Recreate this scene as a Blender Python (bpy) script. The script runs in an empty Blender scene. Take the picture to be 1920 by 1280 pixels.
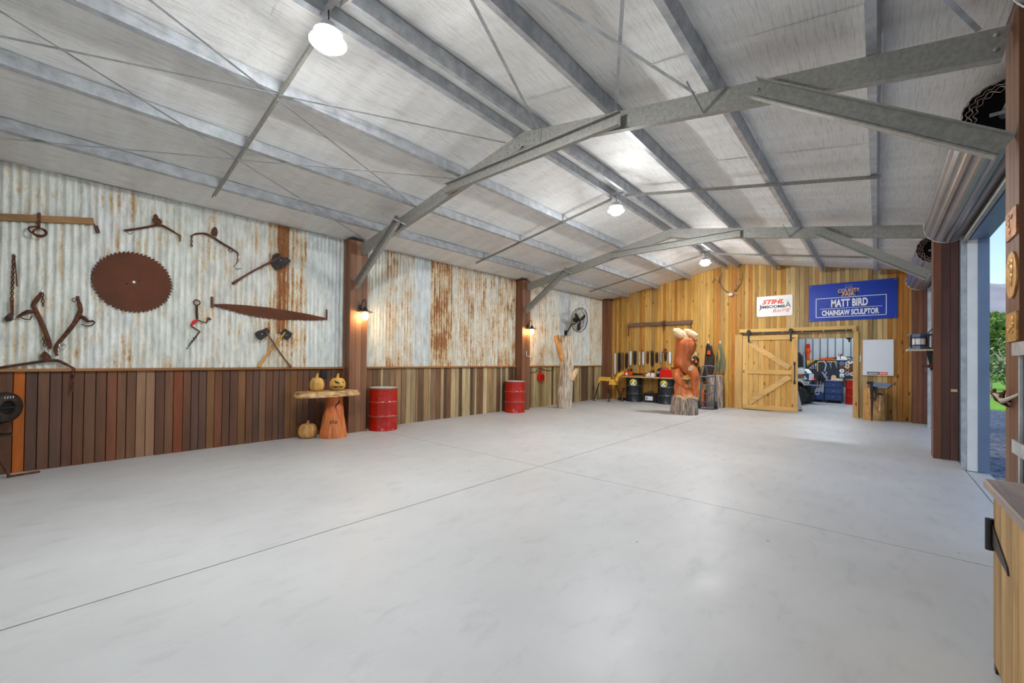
import bpy, bmesh, math, random
from mathutils import Vector as V, Matrix

# ------------------------------------------------------------------ camera
scene = bpy.context.scene
COL = scene.collection
FPX, CX, CY = 780.55, 960.0, 666.6
YAW, PIT, ROL = 0.720125, 0.009845, 0.010977
EYE = V((0.0, 0.0, 1.48))
_F = V((-math.sin(YAW)*math.cos(PIT), math.cos(YAW)*math.cos(PIT), math.sin(PIT)))
_R0 = V((math.cos(YAW), math.sin(YAW), 0)); _U0 = _R0.cross(_F)
_R = _R0*math.cos(ROL) + _U0*math.sin(ROL)
_U = -_R0*math.sin(ROL) + _U0*math.cos(ROL)
cd = bpy.data.cameras.new('camera'); cam = bpy.data.objects.new('camera', cd); COL.objects.link(cam)
cd.sensor_width = 36.0; cd.lens = FPX/1920*36; cd.shift_y = (CY-640)/1920; cd.clip_start = .05; cd.clip_end = 2000
m = Matrix.Identity(4)
for i in range(3): m[i][0], m[i][1], m[i][2], m[i][3] = _R[i], _U[i], -_F[i], EYE[i]
cam.matrix_world = m
scene.camera = cam

# ------------------------------------------------------------------ world, sun, exposure
w = bpy.data.worlds.new('sky_world'); scene.world = w; w.use_nodes = True
nt = w.node_tree; nt.nodes.clear()
sky = nt.nodes.new('ShaderNodeTexSky'); sky.sky_type = 'NISHITA'; sky.sun_disc = False
sky.sun_elevation = math.radians(48); sky.sun_rotation = math.radians(-80); sky.air_density = 1.0; sky.dust_density = .6
bg = nt.nodes.new('ShaderNodeBackground'); bg.inputs['Strength'].default_value = .22
ow = nt.nodes.new('ShaderNodeOutputWorld')
nt.links.new(sky.outputs[0], bg.inputs[0]); nt.links.new(bg.outputs[0], ow.inputs[0])
sd = bpy.data.lights.new('sun', 'SUN'); sd.energy = 2.6; sd.angle = math.radians(1.0); sd.color = (1, .95, .86)
so = bpy.data.objects.new('sun', sd); COL.objects.link(so)
so.rotation_euler = V((1.0, .22, -1.12)).to_track_quat('-Z', 'Y').to_euler()
vs = scene.view_settings
vs.view_transform = 'Standard'; vs.look = 'None'; vs.gamma = 1.0; vs.use_curve_mapping = False
vs.exposure = 0.12
LAMP = 900.0      # high-bay emission

# ------------------------------------------------------------------ pixel helpers (1920x1280 frame)
def ray(x, y): return _F + _R*((x-CX)/FPX) - _U*((y-CY)/FPX)
def at(x, y, ax, v):
    d = ray(x, y); return EYE + d*((v-EYE[ax])/d[ax])
def FL(x, y, z=0.0): return at(x, y, 2, z)

# ------------------------------------------------------------------ room constants
XL, XR, YF, YB = -8.10, .95, 14.90, -1.05
XC, AP, SL = -3.58, 4.69, .184
XO = 1.14                       # outer face of the right wall
def zr(x): return AP - SL*abs(x-XC)
FR = [YB, 4.25, 9.56, 14.75]    # portal frames
rnd = random.Random(11)

# ------------------------------------------------------------------ mesh builder
W = {}
def n3(a): return V(a).normalized()
class MB:
    def __init__(s): s.v = []; s.f = []
    def add(s, vs_, fs):
        o = len(s.v); s.v += [V(p) for p in vs_]; s.f += [tuple(i+o for i in f) for f in fs]; return s
    def box(s, x0, x1, y0, y1, z0, z1):
        return s.add([(x0,y0,z0),(x1,y0,z0),(x1,y1,z0),(x0,y1,z0),(x0,y0,z1),(x1,y0,z1),(x1,y1,z1),(x0,y1,z1)],
              [(3,2,1,0),(4,5,6,7),(0,1,5,4),(1,2,6,5),(2,3,7,6),(3,0,4,7)])
    def prism(s, poly, d, o=(0,0,0), ex=(1,0,0), ey=(0,1,0)):
        """poly (u,v) in plane o+u*ex+v*ey extruded by vector d"""
        o, ex, ey, d = V(o), V(ex), V(ey), V(d); n = len(poly)
        a = [o+ex*u+ey*v for u, v in poly]
        flip = ex.cross(ey).dot(d) < 0
        ar = sum(poly[i][0]*poly[(i+1) % n][1]-poly[(i+1) % n][0]*poly[i][1] for i in range(n)) < 0
        fs = [tuple(range(n-1, -1, -1)), tuple(range(n, 2*n))] + [(i, (i+1) % n, n+(i+1) % n, n+i) for i in range(n)]
        if flip != ar: fs = [f[::-1] for f in fs]
        return s.add(a+[p+d for p in a], fs)
    def tube(s, path, r, n=8, closed=False, flat=None):
        P = [V(p) for p in path]; k = len(P); rs = r if isinstance(r, (list, tuple)) else [r]*k
        vs_ = []; up = None
        for i in range(k):
            if closed: t = P[(i+1) % k]-P[i-1]
            else: t = P[min(i+1, k-1)]-P[max(i-1, 0)]
            if t.length < 1e-9: t = V((0, 0, 1))
            t.normalize()
            if up is None:
                up = V((0, 0, 1)) if abs(t.z) < .9 else V((1, 0, 0))
            a = t.cross(up)
            if a.length < 1e-6: a = t.cross(V((0.3, 1, .2)))
            a.normalize(); b = a.cross(t).normalized(); up = b
            for j in range(n):
                q = 2*math.pi*j/n
                ra = rs[i]; rb = rs[i]*(flat if flat else 1)
                vs_.append(P[i]+a*(ra*math.cos(q))+b*(rb*math.sin(q)))
        fs = []
        for i in range(k if closed else k-1):
            i2 = (i+1) % k
            for j in range(n):
                j2 = (j+1) % n; fs.append((i*n+j, i*n+j2, i2*n+j2, i2*n+j))
        if not closed: fs += [tuple(range(n-1, -1, -1)), tuple((k-1)*n+j for j in range(n))]
        return s.add(vs_, [f[::-1] for f in fs])
    def lathe(s, prof, c=(0,0,0), n=24, ax=(0,0,1), rfun=None):
        c = V(c); ax = n3(ax); e1 = ax.cross(V((0,0,1)) if abs(ax.z) < .9 else V((0,1,0))).normalized(); e2 = ax.cross(e1)
        vs_ = []; k = len(prof)
        for (r, h) in prof:
            for j in range(n):
                q = 2*math.pi*j/n; rr = r*(rfun(q, h) if rfun else 1)
                vs_.append(c+ax*h+e1*(rr*math.cos(q))+e2*(rr*math.sin(q)))
        fs = [(i*n+j, i*n+(j+1) % n, (i+1)*n+(j+1) % n, (i+1)*n+j) for i in range(k-1) for j in range(n)]
        fs += [tuple(range(n-1, -1, -1)), tuple((k-1)*n+j for j in range(n))]
        return s.add(vs_, fs)
    def ball(s, c, r, n=12, k=8):
        r = r if isinstance(r, (tuple, list)) else (r, r, r); c = V(c); vs_ = [c+V((0,0,-r[2]))]
        for i in range(1, k):
            a = -math.pi/2+math.pi*i/k
            for j in range(n):
                q = 2*math.pi*j/n
                vs_.append(c+V((r[0]*math.cos(a)*math.cos(q), r[1]*math.cos(a)*math.sin(q), r[2]*math.sin(a))))
        vs_.append(c+V((0,0,r[2]))); fs = []
        for j in range(n): fs.append((0, 1+(j+1) % n, 1+j))
        for i in range(k-2):
            for j in range(n):
                a = 1+i*n; fs.append((a+j, a+(j+1) % n, a+n+(j+1) % n, a+n+j))
        t = len(vs_)-1; a = 1+(k-2)*n
        for j in range(n): fs.append((a+j, a+(j+1) % n, t))
        return s.add(vs_, fs)
    def ring(s, c, R, r, ax=(0,0,1), n=18, m=6, sq=1.0):
        ax = n3(ax); e1 = ax.cross(V((0,0,1)) if abs(ax.z) < .9 else V((0,1,0))).normalized(); e2 = ax.cross(e1)
        return s.tube([V(c)+e1*(R*math.cos(2*math.pi*i/n))+e2*(R*sq*math.sin(2*math.pi*i/n)) for i in range(n)], r, m, closed=True)
    def chain(s, p0, p1, link=.05, r=.006, w=.5, sag=0):
        p0, p1 = V(p0), V(p1); L = (p1-p0).length; k = max(2, int(L/(link*.72))); d = (p1-p0)/k
        a = n3(d); b = a.cross(V((.3, .9, .1))).normalized(); c2 = a.cross(b)
        for i in range(k):
            o = p0+d*(i+.5)+V((0, 0, -sag*4*((i+.5)/k)*(1-(i+.5)/k))); e = b if i % 2 else c2
            s.tube([o+a*(link*.5*math.cos(q))+e*(link*w*.5*math.sin(q)) for q in [2*math.pi*j/8 for j in range(8)]], r, 5, closed=True)
        return s
    def bar(s, p0, p1, wd, th, up=(0,0,1)):
        p0, p1 = V(p0), V(p1); d = p1-p0; u = V(up); a = d.cross(u).normalized(); b = a.cross(d).normalized()
        return s.prism([(-wd/2,-th/2),(wd/2,-th/2),(wd/2,th/2),(-wd/2,th/2)], d, p0, a, b)
    def xf(s, M): s.v = [M @ p for p in s.v]; return s
    def build(s, name, mat, parent=None, smooth=False, origin=None, color=None, ang=35):
        lo = V([min(p[i] for p in s.v) for i in range(3)]); hi = V([max(p[i] for p in s.v) for i in range(3)])
        if origin is None: origin = V(((lo.x+hi.x)/2, (lo.y+hi.y)/2, (lo.z+hi.z)/2 if parent else lo.z))
        me = bpy.data.meshes.new(name); me.from_pydata([tuple(p-origin) for p in s.v], [], s.f); me.update()
        if mat is not None: me.materials.append(mat)
        if smooth:
            me.polygons.foreach_set('use_smooth', [True]*len(me.polygons)); me.set_sharp_from_angle(angle=math.radians(ang))
        o = bpy.data.objects.new(name, me); COL.objects.link(o); W[o] = V(origin)
        if parent is not None: o.parent = parent; o.location = V(origin)-W[parent]
        else: o.location = origin
        if color: o.color = (*color, 1)
        return o
def tag(o, label, cat, group=None, kind=None):
    o['label'] = label; o['category'] = cat
    if group: o['group'] = group
    if kind: o['kind'] = kind
    return o
def thing(name, label, cat, loc, group=None, kind=None):
    o = bpy.data.objects.new(name, None); COL.objects.link(o); o.location = loc; o.empty_display_size = .1; W[o] = V(loc)
    return tag(o, label, cat, group, kind)
def struct(o, label=None, cat=None):
    o['kind'] = 'structure'
    if label: o['label'] = label
    if cat: o['category'] = cat
    return o
def dup(root, off, label=None, group=None):
    r = root.copy(); COL.objects.link(r); r.location = root.location+V(off); W[r] = W[root]+V(off)
    if label: r['label'] = label
    if group: r['group'] = group
    for ch in list(root.children):
        c2 = ch.copy(); COL.objects.link(c2); c2.parent = r; W[c2] = W[ch]+V(off)
        for g in list(ch.children):
            d = g.copy(); COL.objects.link(d); d.parent = c2; W[d] = W[g]+V(off)
    return r
def text_mesh(txt, x0, x1, z0, z1, y, mat, parent, name='lettering', shear=0, bold=0, rot=0, depth=.002):
    """lettering fitted to a rectangle on a plane facing -y"""
    cu = bpy.data.curves.new('t', 'FONT'); cu.body = txt; cu.shear = shear; cu.offset = bold; cu.extrude = .001; cu.resolution_u = 3
    ob = bpy.data.objects.new('t', cu); COL.objects.link(ob)
    dg = bpy.context.evaluated_depsgraph_get(); me = bpy.data.meshes.new_from_object(ob.evaluated_get(dg))
    b = MB(); b.v = [V(v.co) for v in me.vertices]; b.f = [tuple(p.vertices) for p in me.polygons]
    bpy.data.objects.remove(ob); bpy.data.curves.remove(cu); bpy.data.meshes.remove(me)
    lx, hx = min(p.x for p in b.v), max(p.x for p in b.v); ly, hy = min(p.y for p in b.v), max(p.y for p in b.v)
    cxm, czm = (x0+x1)/2, (z0+z1)/2; out = []
    for p in b.v:
        u = (p.x-lx)/(hx-lx)*(x1-x0)+x0-cxm; v = (p.y-ly)/(hy-ly)*(z1-z0)+z0-czm
        out.append(V((cxm+u*math.cos(rot)-v*math.sin(rot), y-(depth if p.z > 0 else 0), czm+u*math.sin(rot)+v*math.cos(rot))))
    b.v = out
    return b.build(name, mat, parent)

# ------------------------------------------------------------------ materials
def lin(u): u /= 255; return u/12.92 if u <= .04045 else ((u+.055)/1.055)**2.4
def c(r, g, b): return (lin(r), lin(g), lin(b))
class NT:
    def __init__(s, name):
        s.m = bpy.data.materials.new(name); s.m.use_nodes = True; s.t = s.m.node_tree; s.t.nodes.clear()
        s.b = s.n('ShaderNodeBsdfPrincipled'); s.o = s.n('ShaderNodeOutputMaterial'); s.l(s.b.outputs[0], s.o.inputs[0])
    def n(s, t, **k):
        x = s.t.nodes.new(t)
        for a, v in k.items(): setattr(x, a, v)
        return x
    def l(s, a, b): s.t.links.new(a, b)
    def coords(s, scale=(1,1,1), rand=True, rot=(0,0,0)):
        tc = s.n('ShaderNodeTexCoord'); mp = s.n('ShaderNodeMapping'); mp.inputs['Scale'].default_value = scale; mp.inputs['Rotation'].default_value = rot
        s.l(tc.outputs['Object'], mp.inputs['Vector'])
        if rand:
            oi = s.n('ShaderNodeObjectInfo'); mu = s.n('ShaderNodeMath', operation='MULTIPLY'); mu.inputs[1].default_value = 97.0
            s.l(oi.outputs['Random'], mu.inputs[0]); cb = s.n('ShaderNodeCombineXYZ')
            for i in range(3): s.l(mu.outputs[0], cb.inputs[i])
            s.l(cb.outputs[0], mp.inputs['Location'])
        return mp.outputs[0]
    def noise(s, vec, scale, detail=4, rough=.55, dist=0):
        x = s.n('ShaderNodeTexNoise'); x.inputs['Scale'].default_value = scale; x.inputs['Detail'].default_value = detail
        x.inputs['Roughness'].default_value = rough; x.inputs['Distortion'].default_value = dist
        s.l(vec, x.inputs['Vector']); return x.outputs['Fac']
    def ramp(s, fac, stops):
        r = s.n('ShaderNodeValToRGB'); e = r.color_ramp.elements
        while len(e) < len(stops): e.new(.5)
        for i, (p, col) in enumerate(stops): e[i].position = p; e[i].color = (*col, 1) if len(col) == 3 else col
        s.l(fac, r.inputs[0]); return r.outputs[0]
    def mix(s, fac, a, b, mode='MIX'):
        x = s.n('ShaderNodeMix', data_type='RGBA', blend_type=mode)
        if isinstance(fac, (int, float)): x.inputs[0].default_value = fac
        else: s.l(fac, x.inputs[0])
        for sock, v in ((x.inputs[6], a), (x.inputs[7], b)):
            if isinstance(v, tuple): sock.default_value = (*v, 1)
            else: s.l(v, sock)
        return x.outputs[2]
    def math(s, op, a, b=None, clamp=False):
        x = s.n('ShaderNodeMath', operation=op); x.use_clamp = clamp
        for i, v in enumerate((a, b)):
            if v is None: continue
            if isinstance(v, (int, float)): x.inputs[i].default_value = v
            else: s.l(v, x.inputs[i])
        return x.outputs[0]
    def bump(s, h, st=.3, dist=.01):
        x = s.n('ShaderNodeBump'); x.inputs['Strength'].default_value = st; x.inputs['Distance'].default_value = dist
        s.l(h, x.inputs['Height']); s.l(x.outputs[0], s.b.inputs['Normal'])
    def set(s, base=None, rough=None, metal=None, spec=None):
        for k, v in (('Base Color', base), ('Roughness', rough), ('Metallic', metal), ('Specular IOR Level', spec)):
            if v is None: continue
            if isinstance(v, tuple): s.b.inputs[k].default_value = (*v, 1)
            elif isinstance(v, (int, float)): s.b.inputs[k].default_value = v
            else: s.l(v, s.b.inputs[k])
        return s.m
def M(name, col, rough=.55, metal=0, var=.18, scale=6, stretch=(1,1,1), bump=0, spec=.5, col2=None):
    t = NT(name); f = t.noise(t.coords(stretch), scale, 5)
    dark = col2 if col2 else tuple(x*(1-var*1.6) for x in col); lite = tuple(min(1, x*(1+var)) for x in col)
    t.set(t.ramp(f, [(.32, dark), (.66, lite)]), rough, metal, spec)
    if bump: t.bump(f, bump)
    return t.m
def oi_color(t):
    return t.n('ShaderNodeObjectInfo').outputs['Color']
def board_mat(name, rough=.55, grain=1.0, knots=0.0, dirt=.25, axis='z', gloss=.35):
    t = NT(name); st = {'z': (14, 14, .9), 'x': (.9, 14, 14), 'y': (14, .9, 14)}[axis]
    v = t.coords(st); g = t.noise(v, 2.2, 6, .6, .6)
    g2 = t.noise(t.coords({'z': (3, 3, .5), 'x': (.5, 3, 3), 'y': (3, .5, 3)}[axis]), 1.6, 3)
    base = oi_color(t)
    col = t.mix(1.0, base, t.ramp(g, [(.28, (1-.34*grain,)*3), (.52, (1, 1, 1)), (.8, (1+.16*grain,)*3)]), 'MULTIPLY')
    col = t.mix(1.0, col, t.ramp(g2, [(.3, (1-dirt,)*3), (.65, (1.08, 1.05, 1.0))]), 'MULTIPLY')
    if knots:
        vo = t.n('ShaderNodeTexVoronoi'); vo.inputs['Scale'].default_value = 1.0
        t.l(t.coords({'z': (6, .05, 2.0), 'x': (2.0, .05, 6), 'y': (.05, 2.0, 6)}[axis]), vo.inputs['Vector'])
        k = t.ramp(vo.outputs['Distance'], [(.07, (1, 1, 1)), (.15, (0, 0, 0))])
        col = t.mix(t.math('MULTIPLY', k, knots), col, c(70, 36, 12))
    t.set(col, rough, 0, gloss); t.bump(g, .18, .004); return t.m

MAT = {}
def mk():
    A = MAT
    # concrete
    t = NT('polished_concrete'); v = t.coords((1,1,1), False); n1 = t.noise(v, .55, 6, .6); n2 = t.noise(t.coords((3.0, 1.2, 1), False, (0, 0, .5)), 2.2, 7, .7, .3)
    n3_ = t.noise(v, 26, 3); col = t.ramp(n1, [(.3, c(184, 184, 183)), (.7, c(202, 202, 201))])
    col = t.mix(1, col, t.ramp(n2, [(.28, (.88, .88, .88)), (.46, (1, 1, 1)), (.68, (1, 1, 1)), (.8, (1.05, 1.05, 1.05))]), 'MULTIPLY')
    vo = t.n('ShaderNodeTexVoronoi'); vo.inputs['Scale'].default_value = 2.3; t.l(t.coords((1, 1, 1), False), vo.inputs['Vector'])
    sp = t.ramp(vo.outputs['Distance'], [(.018, (.35, .35, .35)), (.032, (1, 1, 1))]); col = t.mix(1, col, sp, 'MULTIPLY')
    t.set(col, t.ramp(n2, [(.3, (.50,)*3), (.7, (.36,)*3)]), 0, .45); t.bump(n3_, .05, .003); A['conc'] = t.m
    A['joint'] = M('joint_base_grey', c(120, 118, 112), .9)  # darker grey base seen in the floor joints
    # foil insulation
    t = NT('foil_insulation'); tc = t.coords((1, 1, 1), False)
    f1 = t.noise(t.coords((46, 2.2, 1), False), 1.5, 5, .65); f2 = t.noise(t.coords((.9, 5, 1), False), .8, 4, .6); f3 = t.noise(t.coords((120, 22, 30), False), 1, 3)
    hh = t.math('ADD', t.math('MULTIPLY', f1, .6), t.math('MULTIPLY', f3, .5))
    t.set(t.mix(1, t.ramp(f2, [(.3, c(232, 229, 224)), (.7, c(246, 245, 242))]), t.ramp(f1, [(.34, (.80, .79, .77)), (.5, (1, 1, 1))]), 'MULTIPLY'), t.ramp(f1, [(.3, (.56,)*3), (.7, (.70,)*3)]), .25, .35)  # crinkle creases darkened in the colour to deepen their shading
    t.bump(hh, .75, .016); A['foil'] = t.m
    # galvanised steel
    t = NT('galvanised_steel'); vo = t.n('ShaderNodeTexVoronoi'); vo.inputs['Scale'].default_value = 55; t.l(t.coords((1,1,1)), vo.inputs['Vector'])
    n = t.noise(t.coords((1,1,1)), 7, 5); col = t.mix(.14, t.ramp(n, [(.3, c(168, 172, 176)), (.7, c(206, 209, 212))]), t.mix(1, vo.outputs['Color'], (.55, .56, .57), 'MULTIPLY'), 'OVERLAY')
    t.set(col, .42, .5, .5); A['galv'] = t.m
    A['galv_dark'] = M('dull_frame_steel', c(160, 158, 150), .5, .4, .12, 30)
    A['bolt'] = M('zinc_bolt', c(190, 190, 188), .35, .8)
    # corrugated rusty iron: object custom property 'rust' and object colour
    t = NT('weathered_corrugated_iron'); rp = t.n('ShaderNodeAttribute'); rp.attribute_type = 'OBJECT'; rp.attribute_name = 'rust'
    tc = t.n('ShaderNodeTexCoord'); sep = t.n('ShaderNodeSeparateXYZ'); t.l(tc.outputs['Object'], sep.inputs[0])
    wv = t.math('COSINE', t.math('MULTIPLY', sep.outputs['Y'], 2*math.pi/.076))
    streak = t.noise(t.coords((1, 8, 1.0)), 1.5, 8, .72); blot = t.noise(t.coords((1, 2.0, 1.3)), 1.4, 7, .72); fine = t.noise(t.coords((1, 1, .55)), 30, 5, .75)
    s1 = t.math('ADD', t.math('MULTIPLY', streak, .75), t.math('MULTIPLY', blot, .65)); s1 = t.math('SUBTRACT', s1, .20)
    s1 = t.math('ADD', s1, t.math('MULTIPLY', wv, -.05)); s1 = t.math('ADD', s1, t.math('MULTIPLY', t.math('SUBTRACT', fine, .5), .42))
    s1 = t.math('ADD', s1, t.math('SUBTRACT', rp.outputs['Fac'], .5))
    grey = t.ramp(t.noise(t.coords((1, 3, .8)), 4, 6, .65), [(.3, c(190, 192, 186)), (.5, c(224, 225, 221)), (.7, c(245, 245, 242))])
    grey = t.mix(1, grey, oi_color(t), 'MULTIPLY')
    spk = t.ramp(t.noise(t.coords((1, 1, .8)), 75, 3, .6), [(.30, (.72, .70, .64)), (.40, (1, 1, 1))]); grey = t.mix(1, grey, spk, 'MULTIPLY')
    ylw = t.ramp(s1, [(.48, (0, 0, 0)), (.62, (1, 1, 1))]); rst = t.ramp(s1, [(.62, (0, 0, 0)), (.70, (1, 1, 1))])
    col = t.mix(t.math('MULTIPLY', ylw, .72), grey, c(206, 166, 98)); col = t.mix(t.math('MULTIPLY', rst, .9), col, t.ramp(fine, [(.35, c(100, 52, 24)), (.65, c(172, 102, 48))]))
    t.set(col, t.math('ADD', t.math('MULTIPLY', rst, .35), .42), 0.0, .5); t.bump(fine, .08, .003); A['iron'] = t.m
    A['board'] = board_mat('reclaimed_hardwood_board', .5, .55, 0, .3)
    A['board_rough'] = board_mat('weathered_reclaimed_board', .7, .9, .15, .38, gloss=.2)
    A['pine'] = board_mat('treated_pine_board', .6, .6, .8, .26, gloss=.25)
    A['pine_x'] = board_mat('treated_pine_rail', .6, .6, .8, .22, 'x', .25)
    A['ledge'] = board_mat('ledge_hardwood', .5, .7, 0, .3, 'y')
    A['beamw_y'] = board_mat('old_hewn_timber', .75, 1.0, 0, .4, 'y', .2)
    A['beamw_x'] = board_mat('old_hewn_timber_far', .75, 1.0, 0, .4, 'x', .2)
    A['ruststeel'] = M('brown_rusted_steel', c(100, 55, 32), .7, .3, .12, 2.2, bump=.05, col2=c(84, 45, 27))
    A['rustiron'] = M('dark_rusty_iron', c(104, 62, 40), .7, .4, .35, 25, col2=c(58, 36, 26))
    A['castiron'] = M('black_cast_iron', c(58, 48, 43), .5, .5, .25, 20)
    A['darksteel'] = M('dark_axe_steel', c(66, 60, 58), .45, .7, .25, 20)
    A['bright'] = M('bright_steel', c(200, 200, 202), .25, .9, .1, 20)
    A['redpaint'] = M('glossy_red_drum_paint', c(176, 28, 10), .25, 0, .08, 4)
    A['redplastic'] = M('red_plastic', c(214, 22, 22), .3, 0, .06, 4)
    A['whitepaint'] = M('white_paint', c(232, 232, 230), .4, 0, .04, 4)
    A['rim'] = M('bare_drum_rim', c(205, 175, 165), .35, .6, .1, 20)
    A['blackpaint'] = M('black_drum_paint', c(38, 44, 46), .35, .1, .3, 5)
    A['black'] = M('black_plastic', c(26, 26, 27), .45, 0, .2, 8)
    A['rubber'] = M('tyre_rubber', c(40, 44, 50), .8, 0, .25, 12)
    A['yellow'] = M('yellow_powder_coat', c(226, 168, 40), .45, 0, .12, 6)
    A['orange'] = M('orange_plastic', c(232, 84, 22), .35, 0, .08, 6)
    A['leather'] = M('brown_leather', c(58, 44, 34), .7, 0, .25, 10, bump=.2)
    A['rope'] = M('grey_green_rope', c(128, 132, 104), .9, 0, .2, 40)
    A['carved'] = M('carved_orange_timber', c(216, 124, 66), .55, 0, .22, 5, (3, 3, .8), .3)
    A['carved_dark'] = M('oiled_carved_timber', c(206, 106, 50), .5, 0, .22, 4, (2, 2, 1), .3)
    A['pale'] = M('pale_fresh_cut_timber', c(226, 190, 146), .7, 0, .15, 8, bump=.2)
    A['bark'] = M('grey_bark', c(178, 160, 144), .9, 0, .4, 5, (5, 5, .6), .9, col2=c(84, 62, 54))
    A['driftwood'] = M('bleached_trunk_wood', c(208, 194, 174), .85, 0, .25, 4, (5, 5, .7), .6, col2=c(128, 108, 92))
    A['pumpkin'] = M('carved_yellow_timber', c(216, 168, 84), .5, 0, .2, 5, (3, 3, 1), .25)
    A['pumpkin2'] = M('carved_tan_timber', c(200, 148, 84), .55, 0, .28, 5, (3, 3, 1), .3)
    A['slabtop'] = M('live_edge_slab', c(196, 160, 108), .6, 0, .4, 9, (1, 1, 3), .8, col2=c(120, 80, 40))
    A['axeyellow'] = M('varnished_axe_handle', c(216, 154, 52), .35, 0, .15, 6, (1, 3, 1))
    A['axebrown'] = M('old_axe_handle', c(126, 90, 60), .6, 0, .25, 8)
    A['axered'] = M('old_red_brown_handle', c(104, 58, 40), .55, 0, .25, 8)
    A['signwhite'] = M('sign_white', c(238, 236, 232), .35, 0, .01, 3)
    A['signblue'] = M('sign_blue', c(20, 60, 172), .32, 0, .10, 1)
    A['inkwhite'] = M('print_white', c(240, 242, 246), .5, 0, .01)
    A['inkyellow'] = M('print_yellow', c(240, 186, 62), .5, 0, .05)
    A['inkred'] = M('print_orange_red', c(226, 70, 40), .5, 0, .05)
    A['inkblack'] = M('print_black', c(34, 32, 36), .5, 0, .05)
    A['inkgrey'] = M('print_grey', c(150, 156, 176), .5, 0, .05)
    A['board_white'] = M('whiteboard_face', c(232, 236, 244), .2, 0, .01)
    A['copper'] = M('beaten_copper', c(176, 116, 62), .4, .6, .3, 9, bump=.5, col2=c(110, 66, 36))
    A['brass'] = M('pressed_brass', c(198, 150, 78), .4, .55, .25, 12, bump=.4)
    A['bone'] = M('bone_white', c(232, 220, 196), .6, 0, .1, 10)
    A['antler'] = M('antler', c(150, 118, 84), .6, 0, .4, 8, col2=c(92, 62, 40))
    A['bluecab'] = M('navy_blue_cabinet', c(44, 66, 112), .4, 0, .08, 3)
    A['bluesteel_skytint'] = M('blue_and_sky_tinted_steel', c(112, 130, 158), .4, .25, .06, 3)  # blue parts; on door flashings it paints shade reflecting the sky
    A['greysheet'] = M('grey_steel_cladding', c(206, 212, 214), .45, .1, .04, 2)
    A['doorcurtain'] = M('roller_door_steel', c(150, 150, 152), .3, .75, .08, 3)
    A['frost'] = M('lamp_housing', c(210, 212, 214), .4, .5, .05)
    A['darkboard'] = M('dark_tool_board', c(34, 40, 54), .6, 0, .1, 4)
    A['gravel'] = M('crushed_gravel', c(150, 150, 158), .95, 0, .5, 16, (1,1,1), .8, col2=c(70, 70, 78))
    A['grass'] = M('mown_grass', c(120, 172, 44), .95, 0, .25, 4, bump=.4)
    A['leaf'] = M('tree_leaf', c(104, 132, 44), .7, 0, .55, 1.2, col2=c(48, 74, 22))
    A['leaf2'] = M('grey_green_leaf', c(140, 156, 110), .7, 0, .5, 1.2, col2=c(74, 96, 52))
    A['twig'] = M('pale_twig', c(190, 180, 165), .8, 0, .2)
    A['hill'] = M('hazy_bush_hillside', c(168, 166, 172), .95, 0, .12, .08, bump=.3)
    A['hole'] = M('dark_recess', c(14, 12, 11), .9)
    t = NT('high_bay_diffuser'); t.b.inputs['Emission Color'].default_value = (.965, .985, 1, 1); t.b.inputs['Emission Strength'].default_value = LAMP; A['lamp'] = t.m
    t = NT('high_bay_added_uplight'); t.b.inputs['Emission Color'].default_value = (.965, .985, 1, 1); t.b.inputs['Emission Strength'].default_value = 60; A['collar'] = t.m
    t = NT('warm_lantern_glass'); t.b.inputs['Emission Color'].default_value = (1, .62, .28, 1); t.b.inputs['Emission Strength'].default_value = 110; A['warm'] = t.m
    t = NT('glass_jar'); t.set((1, 1, 1), .05); t.b.inputs['Transmission Weight'].default_value = 1.0; A['glass'] = t.m
mk()
A = MAT

# ================================================================== STRUCTURE
# ---- floor: slabs with saw-cut joints
fb = MB().box(XL-.2, XO+.02, YB-.1, YF+.1, -.25, -.012); floor = struct(fb.build('floor', A['joint']), 'pale grey polished concrete shed floor with saw cut joints', 'floor')
JX, JY, G = -3.53, 4.64, .005
for (x0, x1) in ((XL-.2, JX-G), (JX+G, XR-.02)):
    for (y0, y1) in ((YB-.1, JY-G), (JY+G, YF+.1)):
        MB().box(x0, x1, y0, y1, -.012, 0).build('slab', A['conc'], floor, origin=V((0, 0, 0)))
MB().box(XR-.005, XO+.02, YB-.1, YF+.1, -.03, -.008).build('apron_strip', A['conc'], floor, origin=V((0, 0, 0)))
MB().box(-2.42, -1.9, 12.75, 13.05, 0, .002).build('pit_cover', A['conc'], floor)

# ---- ceiling: foil blanket in lapped widths along the slope
ceil = struct(MB().box(XL-.15, XR+.35, YB-.1, YF+.1, AP+.12, AP+.14).build('ceiling', A['galv']), 'silver foil insulation ceiling under the steel purlins', 'ceiling')
def roof_sheet(x0, x1, y0, y1, dz):
    nx, ny = 16, 3; b = MB(); r = random.Random(int(y0*31+x0*7))
    for j in range(ny+1):
        for i in range(nx+1):
            x = x0+(x1-x0)*i/nx; b.v.append(V((x, y0+(y1-y0)*j/ny, zr(x)+dz+.006*math.sin(j*math.pi/ny*1)+.004*(r.random()-.5))))
    for j in range(ny):
        for i in range(nx):
            a = j*(nx+1)+i; b.f.append((a, a+nx+1, a+nx+2, a+1))
    return b
k = 0; y = YB-.1
while y < YF+.1:
    y1 = min(y+1.25, YF+.1)
    for (x0, x1) in ((XL-.12, XC), (XC, XR+.3)):
        roof_sheet(x0, x1, y, y1+.012, .004*(k % 2)).build('foil_strip', A['foil'], ceil, True, origin=V((0, 0, 0)))
    y = y1; k += 1

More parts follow.
